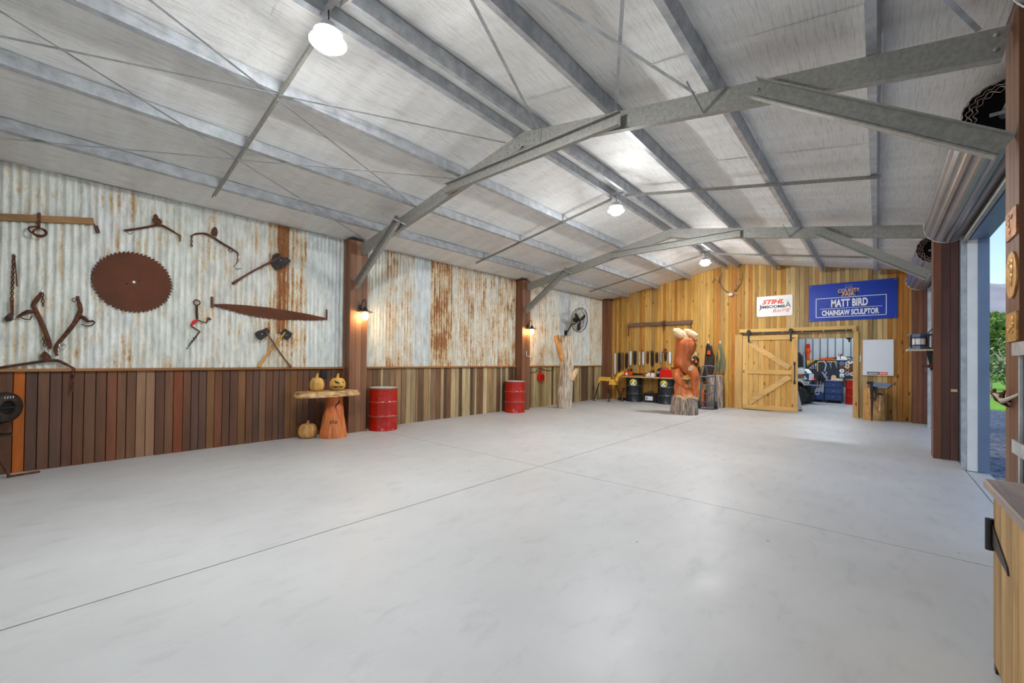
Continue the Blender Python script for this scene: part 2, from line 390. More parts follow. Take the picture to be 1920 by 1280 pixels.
# ---- left wall
wl = struct(MB().box(XL-.16, XL-.03, YB-.1, YF+.1, 0, zr(XL)+.05).build('wall_left', A['hole']), 'side wall of rusty corrugated iron above brown timber wainscot', 'wall')
PITCH, AMP = .076, .0125
def corr_sheet(y0, y1, z0, rust, tint, off=0, flat=False):
    b = MB(); n = max(2, int((y1-y0)/PITCH*8)); x = XL+.004+off
    for i in range(n+1):
        yy = y0+(y1-y0)*i/n; a = 0 if flat else AMP*math.cos(2*math.pi*yy/PITCH)
        b.v += [V((x+a, yy, z0)), V((x+a, yy, zr(x)-.002))]
    for i in range(n): b.f.append((2*i, 2*i+2, 2*i+3, 2*i+1))
    cy = round((y0+y1)/2/PITCH)*PITCH
    o = b.build('corrugated_sheet', A['iron'], wl, True, origin=V((x, cy, 2.5)), color=tint, ang=80); o['rust'] = rust
    return o
def yl(px): return at(px, 520, 0, XL).y
b0 = [(YB, -.34, .42, (1, 1, .98)), (-.34, yl(149), .44, (.95, .97, .93)), (yl(149), yl(254), .47, (1.02, 1.03, 1.03)), (yl(254), yl(366), .43, (.97, .99, .95)),
      (yl(366), yl(434), .47, (1, 1, .97)), (yl(434), yl(497), .46, (.98, .98, .95)), (yl(497), yl(575), .55, (.97, .96, .9)), (yl(575), 4.07, .34, (.93, .98, 1.0))]
b1 = [(4.42, yl(724), .46, (.96, .97, .93)), (yl(724), yl(774), .56, (.98, .97, .93)), (yl(774), yl(807), .42, (.9, .95, 1.0)), (yl(807), yl(846), .645, (.98, .94, .82)),
      (yl(846), yl(878), .565, (1, .98, .94)), (yl(878), yl(911), .57, (1, .97, .92)), (yl(911), yl(934), .545, (1, .96, .9)), (yl(934), 9.38, .58, (1, .95, .86))]
b2 = [(9.74, yl(1024), .53, (1, .96, .9)), (yl(1024), yl(1050), .50, (.95, .95, .9)), (yl(1050), yl(1068), .33, (.85, .93, 1.0)), (yl(1068), yl(1088), .48, (.92, .94, .9)),
      (yl(1088), yl(1106), .45, (.9, .95, .98)), (yl(1106), 14.52, .55, (.95, .94, .84))]
for bi, B in enumerate((b0, b1, b2)):
    for i, (y0, y1, ru, ti) in enumerate(B):
        o = corr_sheet(y0, y1+.03, 1.29, ru, ti, .004*(i % 2), flat=(bi == 2 and i == 2))
        # fixing screws
        if bi == 0 and y1-y0 > .2:
            s = MB()
            for zz in (1.36, 2.25, 3.5):
                for q in range(1, 4):
                    yy = round((y0+(y1-y0)*q/4)/PITCH)*PITCH; s.lathe([(.007, 0), (.006, .006), (.0, .007)], (XL+.014, yy, zz+.02*(q % 2)), 6, (1, 0, 0))
            s.build('roofing_screws', A['bolt'], wl)
# dark rusted patch strip hanging in the third sheet
o = corr_sheet(yl(518), yl(541), 1.9, .74, (.9, .8, .7), .007)
# wainscot boards
def boards(y0, y1, wmin, wmax, pick, z1=1.262, mat='board', depth=.02):
    y = y0; r = rnd
    while y < y1-.01:
        wd = min(r.uniform(wmin, wmax), y1-y)
        if y1-(y+wd) < .03: wd = y1-y
        x1 = XL+.004+r.uniform(-.004, .004); x0 = x1-depth; g = .003; ch = .004
        MB().prism([(x0, y+g), (x1-ch, y+g), (x1, y+g+ch), (x1, y+wd-g-ch), (x1-ch, y+wd-g), (x0, y+wd-g)], (0, 0, z1)).build('wainscot_board', A[mat], wl, color=pick(y, wd))
        y += wd
browns = [c(123, 85, 60), c(111, 73, 52), c(130, 90, 55), c(116, 80, 60), c(104, 69, 52), c(135, 97, 67), c(127, 78, 52), c(102, 74, 60)]
def pick0(y, wd):
    ym = y+wd/2
    if yl(18) < ym < yl(50): return c(196, 104, 30)
    if yl(268) < ym < yl(290): return c(150, 114, 88)
    if yl(330) < ym < yl(350): return c(136, 72, 44)
    return rnd.choice(browns)
boards(YB, 4.06, .098, .118, pick0)
mix1 = [c(150, 120, 92), c(184, 160, 122), c(118, 92, 70), c(206, 186, 146), c(102, 78, 62), c(168, 136, 98), c(134, 98, 72), c(192, 170, 130), c(126, 104, 84)]
boards(4.43, 9.36, .055, .17, lambda y, w_: rnd.choice(mix1), mat='board_rough')
mix2 = [c(156, 134, 98), c(178, 158, 114), c(132, 110, 82), c(194, 174, 130), c(108, 84, 66), c(166, 140, 98)]
boards(9.74, 14.52, .06, .16, lambda y, w_: rnd.choice(mix2), mat='board_rough')
for i, (y0, y1) in enumerate(((YB, 4.06), (4.43, 9.40), (9.74, 14.55))):
    t_ = MB().prism([(XL-.02, 1.262), (XL+.05, 1.262), (XL+.056, 1.268), (XL+.056, 1.294), (XL+.05, 1.30), (XL-.02, 1.30)], (0, y1-y0, 0), (0, y0, 0), (1, 0, 0), (0, 0, 1))
    struct(t_.build('trim_%d' % (i+1), A['ledge'], color=c(168, 116, 66)), ['narrow timber ledge over the dark brown wainscot with the saw blade above', 'narrow timber ledge over the mixed boards between the two wall lanterns', 'narrow timber ledge behind the bleached tree trunk'][i], 'ledge')

# ---- far gable wall of pine boards with the barn-door opening
wf = struct(MB().box(XL-.1, -2.5, YF+.03, YF+.1, 0, 3.8).box(-.47, XO, YF+.03, YF+.1, 0, 3.8).box(-2.5, -.47, YF+.03, YF+.1, 2.2, 3.8)
            .prism([(XL-.1, 3.8), (XO, 3.8), (XO, zr(XO)), (XC, AP), (XL-.1, zr(XL-.1))], (0, .07, 0), (0, YF+.03, 0), (1, 0, 0), (0, 0, 1)).build('wall_far', A['hole']), 'gable end wall clad in golden knotty pine boards', 'wall')
gold = [c(212, 164, 84), c(222, 176, 98), c(200, 148, 70), c(206, 166, 96), c(186, 136, 62), c(216, 168, 92), c(196, 128, 56), c(178, 140, 82)]
green = [c(194, 166, 118), c(176, 150, 106), c(206, 176, 124), c(164, 146, 104), c(190, 148, 96), c(156, 124, 84)]
x = -7.83; r = rnd
while x < .66:
    wd = r.uniform(.075, .135); x1 = min(x+wd, .67)
    pal = gold if x < -2.2 else (green if x < .15 else [c(206, 158, 92), c(196, 150, 86), c(186, 126, 58)])
    yy = YF-.022+r.uniform(-.004, .004) + (.008 if r.random() < .35 else 0); g = .003
    z0 = 2.2 if (x > -2.46 and x1 < -.44) else 0
    ch = .004
    b = MB(); za, zb = zr(x+g)-.004, zr(x1-g)-.004
    b.prism([(x+g, z0), (x1-g, z0), (x1-g, zb), (x+g, za)], (0, YF+.03-yy, 0), (0, yy, 0), (1, 0, 0), (0, 0, 1))
    b.build('cladding_board', A['pine'], wf, color=r.choice(pal)); x = x1
# reveal of the opening
MB().box(-.50, -.47, YF-.01, YF+.1, 0, 2.2).build('opening_lining', A['pine'], wf, color=c(206, 168, 110))

# ---- right wall with three roller-door openings, outer skin and reveals
OPEN = [(-.35, 3.25), (5.20, 8.62), (10.50, 13.85)]; ZO = 3.25
b = MB(); ys = YB-.1
for (a, e) in OPEN:
    b.box(XR, XO, ys, a, 0, zr(XO)); b.box(XR, XO, a, e, ZO, zr(XO)); ys = e
b.box(XR, XO, ys, YF+.1, 0, zr(XO))
wr = struct(b.build('wall_right', A['bluesteel_skytint']), 'side wall of blue grey steel with open roller door bays', 'wall')
# ---- back gable behind the camera
struct(MB().prism([(XL-.16, 0), (XO, 0), (XO, zr(XO)), (XC, AP+.1), (XL-.16, zr(XL-.16))], (0, -.08, 0), (0, YB-.02, 0), (1, 0, 0), (0, 0, 1)).build('wall_back', A['greysheet']), 'plain steel gable wall at the other end', 'wall')

# ---- timber-clad columns
def column(x0, x1, y0, y1, inner, label, cols, n=3):
    t = thing('column', label, 'column', V(((x0+x1)/2, (y0+y1)/2, 0)), kind='structure')
    ztop = min(zr(x0), zr(x1))-.01; d = .02
    MB().box(x0+d, x1-d, y0+d, y1-d, 0, ztop).build('core', A['hole'], t)
    g = .0025
    # inner face boards
    for i in range(n):
        a, e = y0+(y1-y0)*i/n, y0+(y1-y0)*(i+1)/n
        xa, xb = (x1-d, x1) if inner > 0 else (x0, x0+d)
        MB().box(xa, xb, a+g, e-g, 0, ztop).build('cladding_board', A['board'], t, color=rnd.choice(cols))
    for (ya, yb) in ((y0-.001, y0+d), (y1-d, y1+.001)):
        for i in range(3):
            a, e = x0+(x1-x0)*i/3, x0+(x1-x0)*(i+1)/3
            MB().box(a+g, e-g, ya, yb, 0, ztop).build('cladding_board', A['board'], t, color=rnd.choice(cols))
    return t
dk = [c(138, 94, 68), c(150, 108, 80), c(122, 82, 60), c(130, 90, 70)]
rd = [c(116, 82, 72), c(132, 86, 64), c(104, 74, 66)]
column(XL-.02, -7.83, 4.06, 4.43, 1, 'brown timber clad column beside the carved stump table', dk)
column(XL-.02, -7.83, 9.37, 9.74, 1, 'brown timber clad column beside the red dustpan scoop', dk)
column(XL-.02, -7.83, 14.52, 14.89, 1, 'brown timber clad column in the corner beside the pine gable wall', dk)
cR1 = column(.67, .945, 4.06, 4.43, -1, 'brown timber clad column carrying the brass plaques', [c(126, 86, 58), c(118, 76, 50)])
cR2 = column(.67, .945, 9.36, 9.73, -1, 'dark brown timber clad column carrying the cable reel shelf', rd)
column(.67, .945, 14.50, 14.87, -1, 'dark brown timber clad column in the corner beside the whiteboard', rd)
column(XL-.02, -7.83, YB, -.68, 1, 'brown timber clad column behind the camera on the iron wall side', dk)
column(.67, .945, YB, -.68, -1, 'brown timber clad column behind the camera on the roller door side', dk)

# ---- roof steel
def csec(p0, p1, depth, fl, side, t=.004, lip=.012, up=(0, 0, 1)):
    """lipped channel from p0 to p1 (top edge line); flanges point along side"""
    p0, p1 = V(p0), V(p1); d = n3(p1-p0); s_ = V(side); s_ = (s_-d*s_.dot(d)).normalized(); u = s_.cross(d)
    if u.dot(V(up)) < 0: u = -u
    D, f_ = depth, fl
    poly = [(0, 0), (f_, 0), (f_, -lip), (f_-t, -lip), (f_-t, -t), (t, -t), (t, -D+t), (f_-t, -D+t), (f_-t, -D+lip), (f_, -D+lip), (f_, -D), (0, -D)]
    return MB().prism(poly, p1-p0, p0, s_, u)
PB = .158       # foil to purlin underside
def frame(y, label):
    t = thing('roof_frame', label, 'roof frame', V((XC, y, zr(XC)-.6)), kind='structure')
    D = .205; xa, xb = -7.83, .67
    for (x0, x1) in ((xa, XC), (xb, XC)):
        csec((x0, y, zr(x0)-PB), (x1, y, zr(x1)-PB), D, .07, (0, 1, 0)).build('rafter', A['galv_dark'], t)
    # apex gusset, collar tie, knees
    za = zr(XC)-PB
    MB().prism([(-.32, za-.32*SL-.015), (0, za-.004), (.32, za-.32*SL-.015), (.30, za-.32*SL-.20), (0, za-.19), (-.30, za-.32*SL-.20)], (0, -.006, 0), (XC, y-.001, 0), (1, 0, 0), (0, 0, 1)).build('apex_plate', A['galv_dark'], t)
    b = MB()
    for sx in (-1, 1):
        for i in range(4):
            for j in range(2):
                xx = XC+sx*(.06+.07*i); b.lathe([(.011, 0), (.011, .009), (0, .009)], (xx, y-.007, zr(xx)-PB-.05-.09*j), 6, (0, -1, 0))
    b.build('bolts', A['bolt'], t)
    csec((-5.06, y-.072, 4.205), (-2.12, y-.072, 4.205), .155, .062, (0, -1, 0)).build('collar_tie', A['galv_dark'], t)
    for (x0, z0, x1, z1) in ((-7.83, 2.98, -6.38, 4.00), (.67, 2.97, -.80, 3.985)):
        csec((x0, y-.072, z0), (x1, y-.072, z1), .155, .062, (0, -1, 0)).build('knee_brace', A['galv_dark'], t)
    b = MB()
    for (x0, z0) in ((-7.78, zr(-7.78)-PB-.05), (-7.78, zr(-7.78)-PB-.15), (.60, zr(.6)-PB-.05), (.60, zr(.6)-PB-.15), (-.86, 3.86), (-.80, 3.90), (-6.45, 3.84), (-6.52, 3.88)):
        b.lathe([(.014, 0), (.014, .01), (.006, .012), (.006, .022), (0, .022)], (x0, y-(.003 if abs(x0+3.6) > 4 else .078), z0), 6, (0, -1, 0))
    b.build('end_bolts', A['bolt'], t)
    # fly braces
    for (xx, dx) in ((-6.25, .28), (-1.28, .06)):
        zz = zr(xx)-PB; MB().bar((xx-dx, y-.30, zz-.02), (xx, y-.01, zz-.20), .032, .004, (1, 0, 0)).build('fly_brace', A['galv'], t)
    return t
frame(FR[1], 'galvanised portal frame with collar tie beside the carved stump table')
frame(FR[2], 'galvanised portal frame with collar tie nearer the pine gable wall')
frame(FR[0]+.12, 'galvanised portal frame against the plain gable wall behind the camera')
PUR = [(-7.10, 1), (-5.97, 1), (-4.84, 1), (-3.70, 1), (-3.33, -1), (-2.26, -1), (-1.14, -1), (0.02, -1)]
for x, sd in PUR:
    sl = V((1, 0, SL*(1 if x < XC else -1))).normalized(); u = V((-sl.z, 0, sl.x))
    top = V((x, YB-.05, zr(x)-.006)); D = PB-.012; fl, t_, lp = .065, .003, .014
    poly = [(0, 0), (-fl, 0), (-fl, -lp), (-fl+t_, -lp), (-fl+t_, -t_), (-t_, -t_), (-t_, -D+t_), (-fl+t_, -D+t_), (-fl+t_, -D+lp), (-fl, -D+lp), (-fl, -D), (0, -D)]
    p = MB().prism(poly, (0, 14.90-YB, 0), top, sl, u).build('purlin', A['galv'])
    lab = {-3.70: 'ridge purlin of galvanised steel on the iron wall slope', -3.33: 'ridge purlin of galvanised steel on the roller door slope', -7.10: 'lowest galvanised purlin along the corrugated iron wall', .02: 'lowest galvanised purlin along the roller door side'}.get(x, 'galvanised steel purlin between ridge and eave on the %s slope' % ('iron wall' if x < XC else 'roller door'))
    tag(p, lab, 'purlin', 'roof purlins', 'structure')
# bridging angles at mid bay
for i, y in enumerate((1.65, 6.98, 12.30)):
    t = thing('bridging_angle', ['purlin bridging bar over the front floor bay', 'purlin bridging bar at the middle hanging lamp', 'purlin bridging bar at the lamp before the pine gable wall'][i], 'roof bracing', V((XC, y, 4.3)), 'bridging bars under the purlins', 'structure')
    for (x0, x1) in ((-7.33, -3.72), (-3.44, .03)):
        a, e = V((x0, y, zr(x0)-PB-.002)), V((x1, y, zr(x1)-PB-.002)); d = e-a; s_ = V((0, 1, 0)); u = V((-d.z, 0, d.x)).normalized()
        MB().prism([(0, 0), (.05, 0), (.05, -.004), (.004, -.004), (.004, -.05), (0, -.05)], d, a, s_, u).build('angle', A['galv_dark'], t)
# cross bracing straps
ST = [(-3.86, -.85, -5.95, 4.22), (-4.87, -1.0, -7.45, 4.05), (-5.85, -1.0, -3.86, 4.22), (-7.5, -.8, -4.93, 4.22), (-1.0, -.95, -3.3, 4.22), (-2.93, -.95, -1.35, 4.22), (.25, -.2, -2.2, 4.22), (-1.6, -.6, .52, 4.22)]
for i, (xa, ya, xb, yb) in enumerate(ST):
    b = MB(); b.bar((xa, ya, zr(xa)-PB-.008), (xb, yb, zr(xb)-PB-.008), .03, .003, (0, 0, 1))
    tag(b.build('brace_strap', A['galv']), 'thin steel cross brace strap under the %s slope purlins' % ('iron wall' if xa < XC else 'roller door'), 'roof bracing', 'cross brace straps under the %s slope' % ('iron wall' if xa < XC else 'roller door'), 'structure')

# ---- roller doors rolled up on their drums
def roller_door(num, y0, y1, label, lintel=ZO):
    t = thing('door_%d' % num, label, 'roller door', V((.78, (y0+y1)/2, 3.2)), kind='structure')
    cx, cz, R = .775, 3.52, .255
    n = 96; prof = []
    for i in range(n):
        q = 2*math.pi*i/n; k = i % 6; rr = R-(.0 if k in (0, 1, 2) else (.012 if k in (3, 5) else .016)); prof.append((rr*math.cos(q), rr*math.sin(q)))
    ya, yb = y0-.12, y1+.14
    b = MB()
    for yy in (ya, yb): b.v += [V((cx+u, yy, cz+v)) for u, v in prof]
    b.f += [(i, n+i, n+(i+1) % n, (i+1) % n) for i in range(n)]
    b.build('curtain_roll', A['doorcurtain'], t, True, ang=25)
    MB().lathe([(R-.07, 0), (R-.07, .02), (0, .02)], (cx, ya+.12, cz), 32, (0, -1, 0)).lathe([(R-.02, 0), (0, .001)], (cx, yb-.03, cz), 32, (0, 1, 0)).build('roll_core', A['hole'], t)
    b = MB()
    for (rr, am, ww) in ((R-.004, .003, 40), (R-.034, .008, 22), (R-.058, .009, 19), (R-.084, .010, 17)):
        pts = [V((cx+(rr+am*math.sin(ww*q))*math.cos(q), ya+.004, cz+(rr+am*math.sin(ww*q))*math.sin(q))) for q in [2*math.pi*i/160 for i in range(160)]]
        b.tube(pts, .004, 4, closed=True)
    b.build('curtain_edge', A['rim'], t, True)
    MB().ring((cx, yb, cz), R-.002, .005, (0, 1, 0), 48, 5).build('end_rim', A['whitepaint'], t, True)
    b = MB(); b.tube([(cx, ya-.10, cz), (cx, ya+.1, cz)], .028, 10).box(cx-.10, cx+.16, ya-.07, ya-.06, cz-.05, cz-.025).box(cx-.02, cx+.17, ya-.09, ya-.06, cz-.02, cz+.02); b.build('axle_bracket', A['galv'], t)
    b = MB()
    for k in range(5): b.box(XR-.03-.006*(k % 2), XR-.022, y0, y1, 3.24+.05*k, 3.24+.05*k+.046)
    b.build('hanging_curtain', A['doorcurtain'], t)
    MB().box(XR-.05, XR-.012, y0, y1, 3.20, 3.24).build('bottom_rail', A['galv_dark'], t)
    # guides and reveals
    for (yy, s) in ((y1, 1), (y0, -1)):
        MB().box(XR-.055, XR-.002, min(yy, yy+s*.06), max(yy, yy+s*.06), 0, 3.5).build('guide_rail', A['galv'], t)
        MB().box(XR, XR+.10, min(yy-s*.012, yy), max(yy-s*.012, yy), 0, ZO).build('white_reveal', A['whitepaint'], t)
        MB().box(XR+.10, XO+.02, min(yy-s*.02, yy), max(yy-s*.02, yy), 0, ZO).build('flashing', A['bluesteel_skytint'], t)  # blue of sky-lit shade put into the flashing colour
    MB().box(XR+.02, XO+.02, y0, y1, ZO-.02, ZO).build('lintel_flashing', A['bluesteel_skytint'], t)
    return t
roller_door(1, *OPEN[1], 'silver roller door rolled up above the opening between the two clad columns')
roller_door(2, *OPEN[2], 'silver roller door rolled up above the opening beside the whiteboard')
roller_door(3, *OPEN[0], 'silver roller door rolled up above the opening behind the cabinet')

# ---- hanging high-bay lamps
def lamp(y, label):
    z = 4.22; t = thing('high_bay_lamp', label, 'lamp', V((XC, y, z)), 'high bay lamps hung under the ridge')
    MB().lathe([(.108, .055), (.118, .062), (.112, .072), (.09, .09), (.07, .10), (.06, .145), (.03, .15), (0, .15)], (XC, y, z), 28).build('housing', A['frost'], t, True)
    MB().lathe([(0, -.085), (.04, -.081), (.08, -.065), (.106, -.038), (.116, -.008)], (XC, y, z), 28).build('diffuser', A['lamp'], t, True)
    MB().lathe([(.117, -.010), (.152, -.014), (.152, -.006), (.117, -.002)], (XC, y, z), 32).build('added_cutoff_rim', A['frost'], t, True)  # rim added to cut the lamp's upward light
    MB().lathe([(.117, -.002), (.118, .004), (.116, .035), (.112, .062)], (XC, y, z), 28).build('added_uplight_collar', A['collar'], t, True)  # glowing collar added to lift the ceiling with soft uplight
    b = MB().tube([(XC, y, z+.13), (XC+.01, y, z+.2), (XC-.02, y+.01, z+.26), (XC, y, zr(XC)-.17)], .006, 6); b.build('cord', A['black'], t)
    MB().box(XC-.13, XC+.22, y-.02, y+.02, zr(XC)-.19, zr(XC)-.16).build('hanger_bar', A['galv'], t)
    return t
lamp(1.62, 'round white high bay lamp hung over the front floor bay')
lamp(6.91, 'round white high bay lamp hung between the two portal frames')
lamp(12.13, 'round white high bay lamp hung before the pine gable wall')

# ================================================================== LEFT WALL THINGS
def WL(px, py, off=.03): return at(px, py, 0, XL+off)
def pxpoly(pts, off=.03): return [(WL(x, y, off).y, WL(x, y, off).z) for x, y in pts]
def plate(pts, th, off=.03):
    """flat plate cut to an outline, lying off the corrugated wall"""
    return MB().prism(pxpoly(pts, off), (th, 0, 0), (XL+off, 0, 0), (0, 1, 0), (0, 0, 1))
X = XL+.045

# --- circular saw blade
def saw_blade():
    cen = at(251, 529, 0, XL+.04); R = .435; n = 56; poly = []
    for i in range(n):
        a = 2*math.pi*i/n; d = 2*math.pi/n
        poly += [(R*.955*math.cos(a), R*.955*math.sin(a)), (R*1.02*math.cos(a+d*.15), R*1.02*math.sin(a+d*.15)), (R*.985*math.cos(a+d*.7), R*.985*math.sin(a+d*.7)), (R*.955*math.cos(a+d*.85), R*.955*math.sin(a+d*.85))]
    t = thing('circular_saw_blade', 'large rust brown circular saw blade with hooked teeth on the corrugated wall', 'saw blade', V((XL+.03, cen.y, cen.z-R)))
    MB().prism(poly, (.006, 0, 0), (XL+.028, cen.y, cen.z), (0, 1, 0), (0, 0, 1)).build('blade', A['ruststeel'], t)
    MB().lathe([(.024, 0), (.02, .012), (.011, .014), (.011, .022), (0, .022)], (XL+.034, cen.y, cen.z), 12, (1, 0, 0)).build('centre_bolt', A['bright'], t)
    for (u, v) in ((.06, .04), (-.07, -.03)): MB().lathe([(.010, 0), (.0, .0015)], (XL+.0341, cen.y+u, cen.z+v), 10, (1, 0, 0)).build('pin_hole', A['hole'], t)
saw_blade()

# --- two-man crosscut saw
def crosscut():
    top = [(399, 570), (420, 569.5), (460, 572), (500, 576), (540, 582), (575, 588), (612, 596)]
    bot = [(611, 599), (590, 600), (560, 599), (525, 598), (490, 595), (455, 588), (430, 581), (410, 576), (400, 572)]
    P = pxpoly(top, .03)
    Q = pxpoly(bot, .03); teeth = []
    for i in range(len(Q)-1):
        a, e = V((*Q[i], 0)), V((*Q[i+1], 0)); k = max(2, int((e-a).length/.022))
        for j in range(k):
            p = a+(e-a)*(j/k); teeth.append((p.x, p.y)); q = a+(e-a)*((j+.5)/k); teeth.append((q.x, q.y-.016 if j % 5 else q.y+.004))
    t = thing('crosscut_saw', 'long rusty two-man crosscut saw with upright handles', 'saw', V((XL+.03, (P[0][0]+P[-1][0])/2, Q[3][1])))
    MB().prism(P+teeth+[Q[-1]], (.004, 0, 0), (XL+.03, 0, 0), (0, 1, 0), (0, 0, 1)).build('blade', A['ruststeel'], t)
    for (x0, y0, y1) in ((397.5, 556, 577), (612.5, 580, 600)):
        a, e = WL(x0, y0, .035), WL(x0, y1, .035); MB().tube([a, a+(e-a)*.3, a+(e-a)*.7, e], [.016, .02, .02, .015], 8).build('handle', A['axered'], t, True)
crosscut()

# --- axes
def axe(name, label, h0, h1, head, hm, sm, off, hr=.018, edge=None):
    a, e = WL(*h0, off), WL(*h1, off); t = thing(name, label, 'axe', V((a.x, (a.y+e.y)/2, min(a.z, e.z))))
    d = e-a; side = V((0, -d.z, d.y)).normalized(); pts = []; rs = []
    for k in range(9):
        u = k/8; pts.append(a+d*u+side*(.010*math.sin(u*math.pi*1.6))); rs.append(hr*(1.5 if k == 0 else (1.25 if k == 1 else 1)))
    MB().tube(pts, rs, 8, flat=.7).build('handle', A[hm], t, True)
    hp = pxpoly(head, off); cyc = sum(p[0] for p in hp)/len(hp); czc = sum(p[1] for p in hp)/len(hp)
    hd = MB().prism(hp, (.034, 0, 0), (XL+off-.017, 0, 0), (0, 1, 0), (0, 0, 1)).build('head', A[sm], t)
    if edge: plate(edge, .012, off-.004).build('cutting_edge', A['bright'], hd)
    MB().lathe([(.012, 0), (.01, .006), (0, .007)], V((XL+off+.018, cyc, czc)), 8, (1, 0, 0)).build('eye_wedge', A['bright'], hd)
    return t
axe('broad_axe', 'broad axe with dark flared head and red brown handle hung at a slant', (436, 532), (524, 480), [(512, 478), (519, 474), (525, 477), (528, 482), (532, 484), (538, 483), (545, 489), (540, 494), (532, 500), (517, 506), (510, 498), (508, 490)], 'axered', 'darksteel', .062, .023)
axe('felling_axe', 'old axe with a dull steel head and grey brown handle crossed over the yellow one', (546, 688), (497, 622), [(500, 614), (506, 621), (500, 630), (494, 634), (489, 638), (483, 635), (479, 629), (478, 624), (484, 620), (492, 618)], 'axebrown', 'darksteel', .105, .023)
axe('felling_axe', 'axe with varnished yellow handle and black head crossed behind the old one', (485, 688), (533, 622), [(534, 616), (548, 625), (545, 632), (538, 638), (533, 634), (528, 629), (526, 624)], 'axeyellow', 'black', .046, .025, [(547.2, 625), (548.6, 625.5), (545.6, 632.5), (539, 638), (537.5, 637)])

# --- timber swingle bar with iron rings
def swingle():
    a, e = WL(-60, 404, .05), WL(176, 415, .05); t = thing('swingle_bar', 'weathered timber swingle bar with iron band hung near the roof', 'harness bar', V((XL+.05, e.y-.6, e.z-.06)))
    d = e-a
    MB().bar(a+V((0, 0, .0)), e, .05, .082, (0, 0, 1)).build('bar', A['beamw_y'], t, color=c(172, 134, 92))
    p = WL(73, 408, .05)
    MB().box(p.x-.032, p.x+.032, p.y-.016, p.y+.016, p.z-.062, p.z+.058).build('iron_band', A['rustiron'], t)
    q = WL(73, 425, .06); MB().tube([p+V((.02, 0, -.05)), q+V((0, 0, .03)), q], .014, 6).ring(WL(70, 433, .10), .075, .011, (.75, .2, .6), 16, 6).ring(WL(75, 436, .09), .06, .010, (.95, -.3, .3), 16, 6).build('ring_shackle', A['rustiron'], t, True)
    h = WL(176, 418, .05); MB().tube([e+V((0, -.02, .02)), h+V((0, .01, -.04)), h+V((0, .03, -.13)), h+V((0, .055, -.12)), h+V((0, .03, -.03))], .010, 6).build('end_hook', A['rustiron'], t, True)
swingle()

# --- chain and hook with pulley block hung at the very end of the wall
def chain_hook():
    p = WL(26, 478, .04); t = thing('chain_pulley', 'rusty chain hanging down to a small block and hook', 'chain', V((XL+.04, p.y, WL(20, 603, .04).z)))
    MB().chain(p, WL(22, 562, .04), .045, .006).build('chain', A['rustiron'], t)
    MB().tube([WL(27, 479, .035), WL(30, 510, .035), WL(32, 537, .035)], .006, 6).build('rod', A['rustiron'], t)
    MB().prism(pxpoly([(19, 561), (26, 562), (26, 590), (24, 600), (12, 603), (9, 598), (11, 592), (20, 586)], .03), (.05, 0, 0), (XL+.02, 0, 0), (0, 1, 0), (0, 0, 1)).build('block', A['rustiron'], t)
    MB().lathe([(.035, 0), (.035, .06), (.012, .065), (0, .065)], WL(17, 597, .02), 14, (1, 0, 0)).build('pulley', A['castiron'], t, True)
    MB().lathe([(.01, 0), (.014, .01), (0, .014)], WL(26, 477, .03), 8, (1, 0, 0)).build('nail', A['bright'], t)
chain_hook()

# --- harness hames (curved iron bars)
def hame(name, label, pts, rad, extra, off=.045):
    P = [WL(x, y, off) for x, y in pts]; t = thing(name, label, 'harness hame', V((XL+off, sum(p.y for p in P)/len(P), min(p.z for p in P)-.005)))
    Q = []
    for i in range(len(P)-1):
        for k in range(4):
            u = k/4; p0, p1, p2, p3 = P[max(i-1, 0)], P[i], P[i+1], P[min(i+2, len(P)-1)]
            Q.append(.5*((2*p1)+(p2-p0)*u+(2*p0-5*p1+4*p2-p3)*u*u+(3*p1-p0-3*p2+p3)*u**3))
    Q.append(P[-1]); n = len(Q); R = [rad[min(len(rad)-1, int(i/(n-1)*(len(rad)-1)+.5))] for i in range(n)]
    MB().tube(Q, R, 8, flat=.75).build('curved_bar', A['rustiron'], t, True)
    for nm, b, mt in extra: b.build(nm, A[mt], t, nm != 'plate')
    return t
hame('hame', 'rusty curved hame with a side arm joined beside the hanging chain', [(78, 548), (70, 560), (63, 572), (66, 580), (78, 605), (89, 632), (93, 645), (93, 654)], [.016, .024, .022, .024, .024, .022, .018],
     [('side_arm', MB().tube([WL(64, 584, .045), WL(52, 584, .045), (WL(42, 589, .045)), WL(31, 595, .045)], [.03, .045, .036, .016], 8, flat=.55), 'rustiron'),
      ('side_loop', MB().tube([WL(60, 592, .05), WL(56, 599, .05), WL(46, 598, .05), WL(34, 593, .05)], .007, 6), 'rustiron'),
      ('short_chain', MB().chain(WL(79, 549, .06), WL(81, 574, .05), .05, .006), 'rustiron'),
      ('lower_chain', MB().chain(WL(82, 632, .06), WL(84, 649, .05), .05, .006), 'rustiron'),
      ('nail', MB().lathe([(.012, 0), (.014, .012), (0, .016)], WL(78, 545, .05), 8, (1, 0, 0)), 'bright')])
